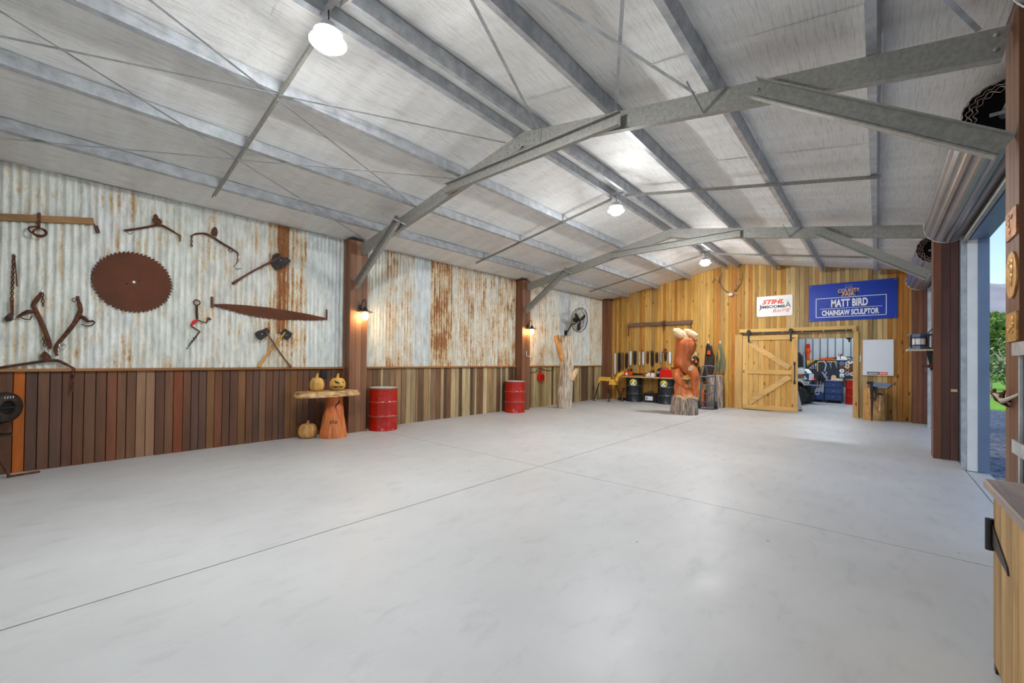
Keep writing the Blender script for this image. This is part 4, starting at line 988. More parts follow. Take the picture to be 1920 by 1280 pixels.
zb = .926
chainsaw(-6.96, 14.56, zb, .92, 'orange red chainsaw with dark bar lying on the bench by the sawhorse', 'orange', 0)
chainsaw(-6.07, 14.47, zb, .80, 'orange and white chainsaw without bar in the middle of the bench', 'inkwhite', 0, False)
t = thing('ear_muff_helmet', 'black rounded helmet with a pale lens standing on the bench', 'helmet', V((-5.83, 14.64, zb)))
MB().lathe([(.105, 0), (.115, .05), (.11, .18), (.09, .26), (.05, .31), (0, .32)], (-5.85, 14.72, zb), 20).build('shell', A['black'], t, True)
MB().lathe([(.05, 0), (.045, .03), (0, .035)], (-5.87, 14.61, zb+.16), 14, (0, -1, 0)).build('lens', A['inkgrey'], t, True)
t = thing('fuel_can', 'red plastic fuel can at the end of the bench', 'fuel can', V((-5.55, 14.50, zb)))
MB().prism([(-.20, 0), (.20, 0), (.215, .03), (.21, .20), (.18, .26), (-.15, .28), (-.20, .22), (-.215, .03)], (0, .16, 0), (-5.53, 14.42, zb), (1, 0, 0), (0, 0, 1)).build('tank', A['redplastic'], t)
MB().tube([(-5.66, 14.50, zb+.275), (-5.62, 14.50, zb+.33), (-5.50, 14.50, zb+.32), (-5.45, 14.50, zb+.27)], .016, 8).build('handle', A['redplastic'], t, True)
MB().tube([(-5.70, 14.50, zb+.26), (-5.71, 14.50, zb+.34), (-5.68, 14.50, zb+.44)], [.022, .014, .008], 8).build('spout', A['black'], t, True)
t = thing('oil_bottle', 'small dark bottle standing behind the carved figure on the bench', 'bottle', V((-5.12, 14.6, zb)))
MB().lathe([(.035, 0), (.035, .10), (.014, .14), (.014, .17), (0, .17)], (-5.12, 14.6, zb), 14).build('bottle_body', A['castiron'], t, True)
MB().lathe([(.016, .165), (.016, .19), (0, .19)], (-5.12, 14.6, zb), 12).build('cap', A['black'], t)

# --- chainsaw bars hung on the pine wall
BARS = [(1153.6, 660.7, 703, 'signwhite', 3.2, 'long pale chainsaw bar hung above the sawhorse, longest of the row'), (1161, 660, 697, 'black', 3.0, 'long black chainsaw bar beside the long pale one'),
        (1167.2, 660.5, 694, 'axebrown', 2.8, 'brown rusted chainsaw bar beside the long black one'), (1174.7, 661, 691, 'darksteel', 3.2, 'dark chainsaw bar with a bright worn edge'),
        (1182.5, 657, 686, 'whitepaint', 3.4, 'chainsaw bar with white centre and black rim'), (1190.3, 657, 684, 'blackpaint', 3.4, 'very dark green chainsaw bar'),
        (1199.3, 657.5, 687, 'pale', 2.6, 'pale pinkish chainsaw bar with brown tail'), (1206.2, 658, 685, 'whitepaint', 2.9, 'white tipped chainsaw bar with dark round tail'),
        (1214.3, 658, 682, 'axered', 2.6, 'red brown chainsaw bar above the orange saw'), (1223, 657, 687, 'castiron', 3.0, 'dark chainsaw bar hung above the black helmet'),
        (1231.3, 660, 680, 'darksteel', 2.8, 'short dark bar with bright nose above the fuel can'), (1239.5, 659, 682, 'galv', 2.6, 'short grey bar above the fuel can'),
        (1247.8, 660, 677, 'castiron', 2.4, 'shortest dark bar under a round wooden peg'), (1256.2, 658, 683, 'signwhite', 3.2, 'clean white chainsaw bar at the end of the row')]
for (px, ya, yb, mt, hw, lab) in BARS:
    a, e = at(px, ya, 1, YF-.045), at(px, yb, 1, YF-.045); wv = hw/52; L_ = a.z-e.z
    t = thing('chainsaw_bar', lab, 'chainsaw bar', V((a.x, YF-.04, e.z)), 'chainsaw bars hung on the pine wall')
    def out(wd, top, tail): return [(-wd*.55, tail), (wd*.55, tail), (wd, tail+.10), (wd, top-wd), (wd*.7, top-wd*.35), (0, top), (-wd*.7, top-wd*.35), (-wd, top-wd), (-wd, tail+.10)]
    MB().prism(out(wv*.72, L_-.012, .015), (0, -.008, 0), (a.x, YF-.042, e.z), (1, 0, 0), (0, 0, 1)).build('bar_plate', A[mt], t)
    MB().prism(out(wv, L_, 0), (0, -.006, 0), (a.x, YF-.035, e.z), (1, 0, 0), (0, 0, 1)).build('saw_chain', A['castiron'], t)
    MB().lathe([(.010, 0), (.010, .012), (0, .012)], (a.x, YF-.05, a.z-.06), 8, (0, -1, 0)).build('nail', A['bolt'], t)
p = at(1247.8, 656, 1, YF-.04)
t = thing('wall_peg', 'round dark wooden peg with crossbar above the shortest chainsaw bar', 'peg', p)
MB().lathe([(.05, 0), (.045, .04), (0, .045)], p, 14, (0, -1, 0)).build('knob', A['axered'], t, True)
MB().tube([p+V((-.09, -.01, -.07)), p+V((0, -.01, -.09)), p+V((.09, -.01, -.07))], .012, 6).build('crossbar', A['rustiron'], t, True)

# ================================================================== PINE WALL, SCULPTURE, DOOR
YW = YF-.035
# --- yoke beam with rings and end chains
def yoke():
    a, e = at(1178, 609.5, 1, YW-.05), at(1298, 603.5, 1, YW-.05); t = thing('yoke_beam', 'long grey brown timber yoke beam hung on the pine wall', 'harness bar', V(((a.x+e.x)/2, YW-.05, a.z-.1)))
    MB().bar(a, e, .07, .13, (0, 0, 1)).build('beam', A['beamw_x'], t, color=c(128, 104, 88))
    m_ = at(1246, 606, 1, YW-.1); b = MB()
    for k in range(3): b.ring(m_+V((-.06+.05*k, .0, 0)), .085, .012, (1, .2, 0), 14, 5)
    b.build('iron_rings', A['rustiron'], t, True)
    MB().chain(m_+V((0, 0, -.07)), m_+V((-.02, 0, -.26)), .08, .010).build('ring_chain', A['rustiron'], t)
    MB().tube([e+V((-.03, -.03, .0)), e+V((-.03, -.04, -.16)), e+V((.0, -.04, -.21))], .016, 6).build('end_hook', A['rustiron'], t, True)
    MB().chain(a+V((.04, -.03, -.04)), a+V((.02, -.03, -.42)), .08, .010).build('end_chain', A['rustiron'], t)
yoke()
# --- deer skull with antlers
def skull():
    p = at(1370, 552, 1, YW-.06); t = thing('antler_skull', 'small white deer skull plate with two long antlers', 'antlers', p-V((0, 0, .1)))
    MB().ball(p, (.085, .06, .06), 14, 9).build('skull_plate', A['bone'], t, True)
    def Q(*pts): return [at(x, y, 1, YW-.06-.05*i) for i, (x, y) in enumerate(pts)]
    for s_, pts, tines in ((1, [(1374, 549), (1380, 541), (1385, 530), (1388, 518), (1386, 508), (1382, 506)], [((1376, 548), (1384, 551)), ((1384, 534), (1382, 530)), ((1386, 530), (1387.5, 526))]),
                           (-1, [(1366, 549), (1358, 543), (1351, 535), (1347, 524), (1349, 517), (1354, 511)], [((1365, 550), (1361, 555)), ((1352, 537), (1349.5, 532)), ((1347, 524), (1345.5, 518))])):
        P = Q(*pts); MB().tube(P, [.022, .020, .018, .016, .012, .005], 8).build('antler', A['antler'], t, True)
        for a, e in tines: MB().tube([at(*a, 1, YW-.14), at(*e, 1, YW-.20)], [.013, .004], 6).build('tine', A['bone'], t, True)
skull()

# --- signs
def sign(name, label, x0, x1, z0, z1, matn):
    t = thing(name, label, 'sign', V(((x0+x1)/2, YW, z0))); MB().box(x0, x1, YW-.012, YW, z0, z1).build('panel', A[matn], t)
    for (u, v) in ((.02, .04), (.98, .04), (.02, .96), (.98, .96)): MB().lathe([(.012, 0), (.01, .005), (0, .006)], (x0+(x1-x0)*u, YW-.012, z0+(z1-z0)*v), 8, (0, -1, 0)).build('screw', A['bolt'], t)
    return t
bx0, bx1, bz0, bz1 = -1.503, .398, 2.69, 3.742
t = sign('name_sign', 'large royal blue sign with white sculptor name lettering', bx0, bx1, bz0, bz1, 'signblue')
def BU(u): return bx0+(bx1-bx0)*u
def BV(v): return bz1-(bz1-bz0)*v
yy = YW-.0122
text_mesh('MATT BIRD', BU(.272), BU(.69), BV(.64), BV(.435), yy, A['inkwhite'], t, bold=.035)
text_mesh('CHAINSAW SCULPTOR', BU(.16), BU(.81), BV(.865), BV(.715), yy, A['inkwhite'], t, bold=.035)
text_mesh('COUNTY', BU(.35), BU(.60), BV(.265), BV(.165), yy, A['inkyellow'], t, bold=.02)
text_mesh('FAIR', BU(.405), BU(.54), BV(.36), BV(.27), yy, A['inkyellow'], t, bold=.02)
text_mesh('Spring', BU(.43), BU(.52), BV(.165), BV(.09), yy, A['inkgrey'], t, shear=.35, bold=.01, rot=.05)
fr_ = MB(); l = .008
for (u0, u1, v0, v1) in ((.09, .885, .39, .39), (.09, .885, .90, .90), (.09, .09, .39, .90), (.885, .885, .39, .90)):
    fr_.box(BU(u0)-l, BU(u1)+l, yy-.002, yy, BV(v1)-l, BV(v0)+l)
fr_.build('white_border', A['inkwhite'], t)
MB().box(BU(.135), BU(.845), yy-.002, yy, BV(.675)-.005, BV(.675)+.005).build('divider_line', A['inkwhite'], t)
MB().box(BU(.435), BU(.525), yy-.002, yy, BV(.068)-.004, BV(.068)+.004).build('top_rule', A['inkgrey'], t)
for s_ in (-1, 1):
    b = MB()
    for k in range(5):
        cx = BU(.4725)+s_*(.150+.018*k); cz = BV(.335)+.014*k; a = .5+.12*k
        b.prism([(-.012, -.03), (.012, -.03), (.016, .0), (0, .045), (-.016, 0)], (0, -.002, 0), (cx, yy, cz), (math.cos(a), 0, s_*-math.sin(a)), (s_*math.sin(a), 0, math.cos(a)))
    b.build('wheat_ear', A['inkgrey'], t)
wx0, wx1, wz0, wz1 = -2.84, -1.903, 2.90, 3.527
t = sign('racing_sign', 'white sign with orange and black racing team lettering', wx0, wx1, wz0, wz1, 'signwhite')
def WU(u): return wx0+(wx1-wx0)*u
def WV(v): return wz1-(wz1-wz0)*v
text_mesh('STIHL', WU(.15), WU(.775), WV(.40), WV(.175), yy, A['inkred'], t, shear=.32, bold=.045)
text_mesh('J', WU(.06), WU(.12), WV(.68), WV(.40), yy, A['inkblack'], t)
text_mesh('IMBOOMB', WU(.125), WU(.80), WV(.60), WV(.455), yy, A['inkblack'], t, bold=.03)
text_mesh('A', WU(.805), WU(.95), WV(.60), WV(.335), yy, A['inkblack'], t)
text_mesh('Racing', WU(.45), WU(.94), WV(.84), WV(.62), yy, A['inkred'], t, shear=.4, rot=.10)
text_mesh('SHOP', WU(.79), WU(.91), WV(.285), WV(.24), yy, A['inkgrey'], t)

# --- barn door on its track
def barn_door():
    x0, x1, z0, z1 = -3.205, -1.755, .025, 2.315; ya, yb = YF-.145, YF-.105; Y2 = ya-.03
    t = thing('door_4', 'sliding pine barn door with K bracing hung on a black track', 'door', V(((x0+x1)/2, ya, z0)), kind='structure')
    n = 10
    for i in range(n):
        a, e = x0+(x1-x0)*i/n, x0+(x1-x0)*(i+1)/n
        MB().box(a+.003, e-.003, ya, yb, z0, z1).build('door_board', A['pine'], t, color=rnd.choice([c(222, 176, 104), c(206, 156, 84), c(214, 170, 102), c(198, 150, 92)]))
    k1, k2, k3 = c(228, 184, 112), c(216, 172, 106), c(222, 180, 118)
    L = [('stile', x0, x0+.16, z0+.14, z1-.14, 'pine', k1), ('stile', x1-.15, x1, z0+.14, z1-.14, 'pine', k2), ('top_rail', x0, x1, z1-.14, z1, 'pine_x', k1), ('bottom_rail', x0, x1, z0, z0+.14, 'pine_x', k2), ('middle_rail', x0+.16, x1-.15, 1.13, 1.26, 'pine_x', k1)]
    for nm, a, e, q, p, mt, kc in L: MB().box(a, e, Y2, ya, q, p).build(nm, A[mt], t, color=kc)
    for (xa, za, xb, zb_) in ((x0+.19, z1-.22, x1-.20, 1.33), (x0+.19, z0+.21, x1-.20, 1.07)):
        a, e = V((xa, (Y2+ya)/2, za)), V((xb, (Y2+ya)/2, zb_)); MB().bar(a, e, .028, .15, (0, 0, 1)).build('diagonal_brace', A['pine_x'], t, color=k3)
    h = MB().tube([(x1-.075, Y2, 1.44), (x1-.075, Y2-.04, 1.44), (x1-.075, Y2-.04, .92), (x1-.075, Y2, .92)], .012, 8).build('pull_handle', A['black'], t, True)
    for zz in (1.46, .9): MB().box(x1-.10, x1-.05, Y2-.006, Y2, zz-.05, zz+.05).build('handle_plate', A['black'], h)
    for xx in (x0+.17, x1-.17):
        hg = MB().box(xx-.025, xx+.025, Y2-.012, Y2, z1-.20, z1+.16).build('strap_hanger', A['black'], t)
        MB().lathe([(.055, -.012), (.055, .012), (0, .012)], (xx, Y2+.01, z1+.135), 18, (0, -1, 0)).build('roller', A['black'], hg)
barn_door()
t = thing('door_track', 'flat black steel sliding track on a pine header above the barn door', 'door track', V((-1.9, YF-.09, 2.30)))
MB().box(-3.32, -.43, YF-.075, YF-.035, 2.36, 2.53).build('header_board', A['pine_x'], t, color=c(226, 184, 112))
MB().box(-3.30, -.52, YF-.115, YF-.105, 2.375, 2.425).build('flat_rail', A['black'], t)
for i in range(6): MB().lathe([(.016, -.03), (.016, .012), (.008, .016), (0, .016)], (-3.15+.5*i, YF-.105, 2.40), 8, (0, -1, 0)).build('standoff_bolt', A['bolt'], t)
# trims round the opening
for i, (xa, xb, z1_, lab) in enumerate(((-3.45, -3.24, 2.36, 'upright pine trim board beside the barn door'), (-.50, -.385, 2.36, 'upright pine trim board between the doorway and the whiteboard'))):
    struct(MB().box(xa, xb, YF-.075, YF-.035, 0, z1_).build('trim_%d' % (4+i), A['pine'], color=c(214, 172, 110)), lab, 'trim')

# --- whiteboard
x0, x1, z0, z1 = -.293, .320, 1.175, 2.122
t = thing('whiteboard', 'blank whiteboard with a small black and orange label strip', 'whiteboard', V(((x0+x1)/2, YW, z0)))
MB().box(x0, x1, YW-.018, YW, z0, z1).build('panel', A['board_white'], t)
b = MB(); f = .012
b.box(x0-f, x1+f, YW-.022, YW, z0-f, z0).box(x0-f, x1+f, YW-.022, YW, z1, z1+f).box(x0-f, x0, YW-.022, YW, z0, z1).box(x1, x1+f, YW-.022, YW, z0, z1); b.build('frame', A['pale'], t)
MB().box(-.205, .035, YW-.020, YW-.018, z0+.015, z0+.085).build('black_label', A['inkblack'], t)
MB().box(.035, .205, YW-.020, YW-.018, z0+.015, z0+.085).build('orange_label', A['orange'], t)
MB().box(-.19, .02, YW-.0212, YW-.020, z0+.037, z0+.060).build('label_print', A['inkwhite'], t)
MB().box(.055, .185, YW-.0212, YW-.020, z0+.040, z0+.058).build('label_print', A['inkwhite'], t)
p = at(1613, 672, 1, YW); t = thing('switch_plate', 'slim white switch plate on the boards left of the whiteboard', 'switch', p-V((0, 0, .08)))
MB().box(p.x-.016, p.x+.016, YW-.012, YW, p.z-.085, p.z+.085).build('plate', A['whitepaint'], t)
MB().box(p.x-.006, p.x+.006, YW-.018, YW-.012, p.z-.02, p.z+.02).build('rocker', A['signwhite'], t)

# --- chopping stump with leg vice and hammer
sx, sy = -.065, 14.60
t = thing('chopping_stump', 'split timber stump standing under the whiteboard', 'stump', V((sx, sy, 0)))
MB().lathe([(.235, 0), (.238, .02), (.228, .3), (.222, .6), (.22, .81), (.20, .82)], (sx, sy, 0), 40, rfun=lambda q, h: noise1(q, 5, 7, .04)).build('bole', A['pumpkin2'], t, True, ang=50)
MB().lathe([(.212, .821), (.20, .829), (0, .83)], (sx, sy, 0), 32).build('cut_top', A['pale'], t)
t = thing('leg_vice', 'old dark leg vice standing in front of the stump', 'vice', V((sx-.02, sy-.31, 0)))
vx, vy = sx-.035, sy-.315
MB().tube([(vx, vy, 0), (vx, vy, .2), (vx, vy, .45), (vx, vy, .72), (vx, vy, .95)], [.012, .018, .026, .034, .045], 8).build('fixed_leg', A['darksteel'], t, True)
MB().tube([(vx+.06, vy-.005, .52), (vx+.075, vy-.005, .7), (vx+.07, vy-.005, .93)], [.016, .024, .036], 8).build('moving_jaw', A['darksteel'], t, True)
MB().box(vx-.10, vx+.03, vy-.05, vy+.05, .95, 1.02).build('jaw_plate', A['darksteel'], t)
MB().prism([(0, .89), (.30, .90), (.36, .96), (.30, .985), (.0, 1.0)], (0, .09, 0), (vx+.02, vy-.045, 0), (1, 0, 0), (0, 0, 1)).build('anvil_block', A['bluesteel_skytint'], t)
MB().tube([(vx+.05, vy-.02, .86), (vx+.30, vy-.03, .84), (vx+.40, vy-.03, .98)], .010, 7).build('screw_handle', A['darksteel'], t, True)
b = MB().ring((vx, vy, .58), .05, .009, (0, 0, 1), 14, 5); b.build('collar', A['rustiron'], t, True)
t = thing('hammer', 'ball hammer with pale handle leaning upright against the stump', 'hammer', V((sx+.13, sy-.27, .28)))
MB().tube([(sx+.115, sy-.262, .27), (sx+.12, sy-.262, .5), (sx+.125, sy-.262, .68)], [.018, .013, .012], 8).build('handle', A['pale'], t, True)
MB().tube([(sx+.08, sy-.262, .70), (sx+.125, sy-.262, .705), (sx+.19, sy-.262, .69)], [.024, .026, .018], 10).build('head', A['darksteel'], t, True)

# --- carved figure on a log
def figure():
    g, d, rg = px_frame(1284, 778); cen = g+d*.30; k = FPX/_F.dot(V((cen.x, cen.y, 1.2))-EYE)
    t = thing('carved_figure', 'headless carved orange timber torso with bent legs on a bark log base', 'sculpture', V((cen.x, cen.y, 0)))
    Y0 = 774.5
    def L(px, py, dd=0): p = cen+rg*((px-1284)/k)-d*dd; p.z = max(0, (Y0-py)/k); return p
    R = 23.5/k
    MB().lathe([(R*1.0, 0), (R*1.02, .03), (R*.98, .2), (R*.93, .45), (R*.92, .50)], (cen.x, cen.y, 0), 64, rfun=lambda q, h: noise1(q, 8, 9, .05)+.02*math.sin(23*q)).build('bark_log', A['bark'], t, True, ang=45)
    # rock-shaped carved mound rising to the viewer's left
    b = MB(); n = 40; rows = [(0.48, 1.0, 0, 0), (.52, .93, 0, 0), (.62, .80, -.04, 0), (.74, .66, -.08, .02), (.86, .48, -.13, .03), (.94, .26, -.15, .04)]
    for (z, f, ox, od) in rows:
        for j in range(n):
            q = 2*math.pi*j/n; rr = R*.93*f*noise1(q, 14+int(z*10) % 3, 6, .07); p = cen+rg*(ox+rr*math.cos(q))+d*(rr*math.sin(q)-od); p.z = z+.05*math.sin(q+2.5)*(1-f) + (.025*math.sin(7*q) if f == 1.0 else 0); b.v.append(p)
    for i in range(len(rows)-1):
        for j in range(n): b.f.append((i*n+j, i*n+(j+1) % n, (i+1)*n+(j+1) % n, (i+1)*n+j))
    b.f += [tuple(range(n-1, -1, -1)), tuple((len(rows)-1)*n+j for j in range(n))]; b.build('rock_mound', A['carved'], t, True, ang=40)
    n = 40; b = MB()
    for z, f in ((.46, .955), (.535, .955)):
        for j in range(n):
            q = 2*math.pi*j/n; p = cen+V((R*f*noise1(q, 8, 9, .05)*math.cos(q), R*f*noise1(q, 8, 9, .05)*math.sin(q), 0)); p.z = z+(.03*math.sin(6*q)+.015*math.sin(11*q)); b.v.append(p)
    b.f = [(j, (j+1) % n, n+(j+1) % n, n+j) for j in range(n)]; b.build('pale_edge', A['pale'], t, True)
    # the body: one continuous skinned surface
    J = {'pel': (1280, 685, .02, .27), 'belly': (1279, 675, .02, .25), 'waist': (1279.5, 665, 0, .235), 'rib': (1283, 655, 0, .27), 'chest': (1286, 644, 0, .285), 'neck': (1286, 635, 0, .22),
         'hipL': (1275, 694, .08, .19), 'thL': (1270.5, 699, .18, .155), 'knL': (1267, 704.5, .28, .12), 'shL': (1275, 713, .24, .10), 'anL': (1283, 721.5, .20, .07), 'ftL': (1290, 725, .26, .06),
         'hipR': (1292, 690, .0, .19), 'thR': (1297.5, 696, .03, .165), 'knR': (1301.5, 704, .09, .13), 'shR': (1300, 718, .06, .11), 'anR': (1299, 733, .04, .075), 'ftR': (1305, 742, .13, .06),
         'shoL': (1277, 632, 0, .17), 'stL': (1270, 626, .04, .14), 'shoR': (1297, 636, 0, .15), 'stR': (1301, 631, .04, .12)}
    E_ = [('pel', 'belly'), ('belly', 'waist'), ('waist', 'rib'), ('rib', 'chest'), ('chest', 'neck'), ('pel', 'hipL'), ('hipL', 'thL'), ('thL', 'knL'), ('knL', 'shL'), ('shL', 'anL'), ('anL', 'ftL'),
          ('pel', 'hipR'), ('hipR', 'thR'), ('thR', 'knR'), ('knR', 'shR'), ('shR', 'anR'), ('anR', 'ftR'), ('chest', 'shoL'), ('shoL', 'stL'), ('chest', 'shoR'), ('shoR', 'stR')]
    names = list(J); me = bpy.data.meshes.new('body'); org = L(1282, 688)
    me.from_pydata([tuple(L(*J[q][:3])-org) for q in names], [(names.index(a), names.index(e)) for a, e in E_], [])
    o = bpy.data.objects.new('body', me); COL.objects.link(o); o.parent = t; o.location = org-W[t]; W[o] = org
    me.materials.append(A['carved_dark'])
    md = o.modifiers.new('skin', 'SKIN'); md.use_smooth_shade = True
    for i, q in enumerate(names):
        sv = me.skin_vertices[0].data[i]; sv.radius = (J[q][3], J[q][3]); sv.use_root = (q == 'pel')
    sb = o.modifiers.new('sub', 'SUBSURF'); sb.levels = 2; sb.render_levels = 2
    dg = bpy.context.evaluated_depsgraph_get(); m2 = bpy.data.meshes.new_from_object(o.evaluated_get(dg)); o.modifiers.clear(); o.data = m2
    # pale rough-cut stumps of the arms
    for nm, pts, rr in (('arm_stump', [(1262.5, 617.5, .06), (1268, 620.5, .07), (1276, 626.5, .07), (1284, 633, .06), (1289, 638, .1)], [.06, .12, .135, .11, .05]), ('arm_stump', [(1282, 618.5, .0), (1288, 621, .04), (1296, 626, .06), (1301, 630, .07), (1303, 636, .07)], [.05, .09, .10, .095, .06])):
        MB().tube([L(*p) for p in pts], rr, 9).build(nm, A['pale'], t)
    MB().lathe([(.09, 0), (.085, .05), (.05, .075), (0, .08)], L(1293, 688, .13), 14, -d).build('hip_knot', A['pale'], t, True)
    MB().tube([L(1302, 643, .14), L(1301, 655, .16), L(1295, 665, .19), L(1292, 673, .19), L(1296, 681, .17)], .014, 7).build('carved_vine', A['axered'], t, True)
figure()

# --- hand truck with orange box, apron, ropes, helmet behind
A['trucksteel'] = M('blue_grey_tube_steel', c(96, 102, 116), .4, .5, .1, 8)
def hand_truck():
    cen = V((-4.03, 13.98, 0)); k = FPX/_F.dot(cen-EYE+V((0, 0, 1.0))); d = n3((cen.x, cen.y, 0)); rg = V((d.y, -d.x, 0))
    t = thing('hand_truck', 'grey tubular steel hand truck with black wheels', 'hand truck', cen)
    Y0 = 764.5
    def L(px, py, dd=0): p = cen+rg*((px-1326)/k)-d*dd; p.z = max(.01, (Y0-py)/k); return p
    r = .022
    MB().tube([L(1314, 763), L(1314.5, 720, -.02), L(1315, 692, -.06), L(1318, 685.5, -.09), L(1323, 683.5, -.1), L(1333, 684, -.1), L(1337.5, 686, -.09), L(1339, 692, -.06), L(1338.5, 720, -.02), L(1337.5, 763)], r, 8).build('loop_frame', A['trucksteel'], t, True)
    MB().tube([L(1325, 762), L(1325, 715), L(1325.5, 697, -.05), L(1323.5, 685, -.1)], r*.8, 8).build('centre_bar', A['trucksteel'], t, True)
    for py in (704.5, 720, 736, 752): MB().tube([L(1314.5, py), L(1338.5, py)], r*.8, 8).build('cross_bar', A['trucksteel'], t, True)
    a, e = L(1313, 764, .0), L(1338.5, 764, .0); MB().prism([(-.0, 0), (1, 0), (1, .015), (0, .015)], d*-.22, a, (e-a), (0, 0, 1)).build('toe_plate', A['trucksteel'], t)
    for px, py in ((1311.5, 759), (1341, 760)):
        p = L(px, py, -.04); p.z = .125; MB().lathe([(.10, -.035), (.125, -.025), (.125, .025), (.10, .035), (.05, .038), (0, .038)], p, 20, rg).build('wheel', A['rubber'], t, True)
        MB().lathe([(.045, -.045), (.045, .045), (0, .045)], p, 14, rg).build('hub', A['galv'], t)
    MB().tube([L(1311.5, 760, -.04)+V((0, 0, .04)), L(1341, 760, -.04)+V((0, 0, .04))], .014, 8).build('axle', A['trucksteel'], t, True)
hand_truck()
t = thing('round_log', 'big sawn log standing on end behind the hand truck', 'log', V((-3.95, 14.57, 0)))
MB().lathe([(.255, 0), (.26, .05), (.255, .5), (.25, 1.02), (.235, 1.04)], (-3.98, 14.575, 0), 40, rfun=lambda q, h: noise1(q, 31, 8, .05)).build('bole', A['bark'], t, True, ang=50)
MB().lathe([(.24, 1.04), (.23, 1.05), (0, 1.05)], (-3.98, 14.575, 0), 32).build('cut_top', A['pale'], t)
t = thing('sawn_block', 'pale sawn timber slab stood behind the carved figure', 'timber block', V((-4.62, 14.72, 0)))
MB().prism([(-.26, 0), (.20, 0), (.22, .78), (.05, .86), (-.24, .83)], (0, .10, 0), (-4.62, 14.68, 0), (1, 0, 0), (0, 0, 1)).build('slab', A['pine'], t, color=c(206, 172, 112))
MB().prism([(-.26, .0), (-.22, 0), (-.20, .82), (-.24, .83)], (0, -.012, 0), (-4.62, 14.68, 0), (1, 0, 0), (0, 0, 1)).build('bark_edge', A['bark'], t)
t = thing('orange_crate', 'orange wooden crate behind the hand truck frame', 'crate', V((-4.30, 14.42, 0)))
MB().box(-4.56, -4.27, 14.46, 14.64, .02, .56).build('side_panel', A['carved_dark'], t)
for i in range(4): MB().box(-4.56, -4.27, 14.445, 14.46, .03+.14*i, .155+.14*i).build('slat', A['orange' if i == 9 else 'carved'], t)
MB().tube([(-4.48, 14.44, .40), (-4.415, 14.42, .33), (-4.35, 14.44, .40)], .012, 6).build('rope_handle', A['rope'], t, True)

def wall_hook(p, lab):
    t = thing('coat_hook', lab, 'hook', p); MB().box(p.x-.02, p.x+.02, p.y-.012, p.y, p.z-.06, p.z+.06).build('plate', A['bone'], t)
    MB().tube([p+V((0, -.01, -.02)), p+V((0, -.07, -.05)), p+V((0, -.09, .0))], .009, 7).build('prong', A['bone'], t, True)
h1, h2, h3 = at(1305, 663.5, 1, YW), at(1328.5, 643, 1, YW), at(1350.5, 642, 1, YW)
wall_hook(h1, 'pale wall hook holding the chainsaw helmet'); wall_hook(h2, 'pale wall hook holding the leather apron'); wall_hook(h3, 'pale wall hook holding the coiled ropes')
# helmet with visor and ear muffs
p = at(1304, 677, 1, YW-.16); t = thing('chainsaw_helmet', 'chainsaw helmet with orange ear muff and mesh visor on its hook', 'helmet', p-V((0, 0, .15)))
b = MB().ball(p+V((0, 0, .03)), (.115, .115, .15), 18, 10); b.build('shell', A['black'], t, True)
MB().ball(p+V((.05, -.10, -.02)), (.05, .035, .06), 12, 8).build('ear_muff', A['orange'], t, True)
MB().ball(p+V((-.05, -.09, .05)), (.035, .035, .04), 12, 8).build('ear_muff', A['bone'], t, True)
MB().prism([(-.10, -.04), (.10, -.04), (.06, -.17), (.0, -.22), (-.06, -.17)], (0, -.01, 0), p+V((0, -.03, 0)), (1, 0, 0), (0, 0, 1)).build('mesh_visor', A['leather'], t)
MB().tube([h1+V((0, -.075, -.03)), p+V((0, 0, .16))], .008, 6).build('strap', A['black'], t)
# tool pouch strap below
q = at(1311, 703, 1, YW-.03); t = thing('tool_belt', 'narrow dark leather belt hanging below the helmet', 'belt', q-V((0, 0, .25)))
MB().prism([(-.02, .30), (.03, .30), (.045, .16), (.02, .0), (-.03, -.24), (-.07, -.27), (-.05, -.05), (-.05, .14)], (0, -.02, 0), q, (1, 0, 0), (0, 0, 1)).build('strap', A['leather'], t)
MB().box(q.x-.03, q.x+.04, q.y-.03, q.y-.02, q.z+.14, q.z+.20).build('buckle', A['darksteel'], t)
# apron
def apron():
    t = thing('leather_apron', 'dark brown leather apron with black straps draped from a hook', 'apron', at(1328, 716, 1, YW-.04)); b = MB()
    O = [((1324, 1335), 648), ((1323.5, 1336), 655), ((1323, 1337), 661), ((1321.5, 1339.5), 667), ((1321, 1339), 678), ((1320.5, 1338), 688), ((1318, 1336), 698), ((1315.5, 1334), 708), ((1318, 1332), 714)]
    n = 9
    for (xa, xb), py in O:
        for j in range(n):
            u = j/(n-1); p = at(xa+(xb-xa)*u, py, 1, YW-.05-.05*abs(math.sin(u*math.pi*2.5+py*.03))); b.v.append(p)
    m_ = len(O)
    for i in range(m_-1):
        for j in range(n-1): b.f.append((i*n+j, (i+1)*n+j, (i+1)*n+j+1, i*n+j+1))
    o = b.build('hide', A['leather'], t, True, ang=80); sm = o.modifiers.new('thickness', 'SOLIDIFY'); sm.thickness = .012
    MB().tube([h2+V((0, -.085, -.02)), at(1325, 650, 1, YW-.12), at(1324, 663, 1, YW-.12)], .022, 6).build('neck_strap', A['black'], t, True)
    MB().tube([h2+V((.0, -.085, -.02)), at(1333, 650, 1, YW-.12), at(1335, 663, 1, YW-.12)], .022, 6).build('neck_strap', A['black'], t, True)
    MB().prism([(-.05, -.05), (.06, -.07), (.05, .06), (.0, .09), (-.04, .05)], (0, -.02, 0), at(1329, 661, 1, YW-.11), (1, 0, 0), (0, 0, 1)).build('orange_patch', A['orange'], t)
apron()
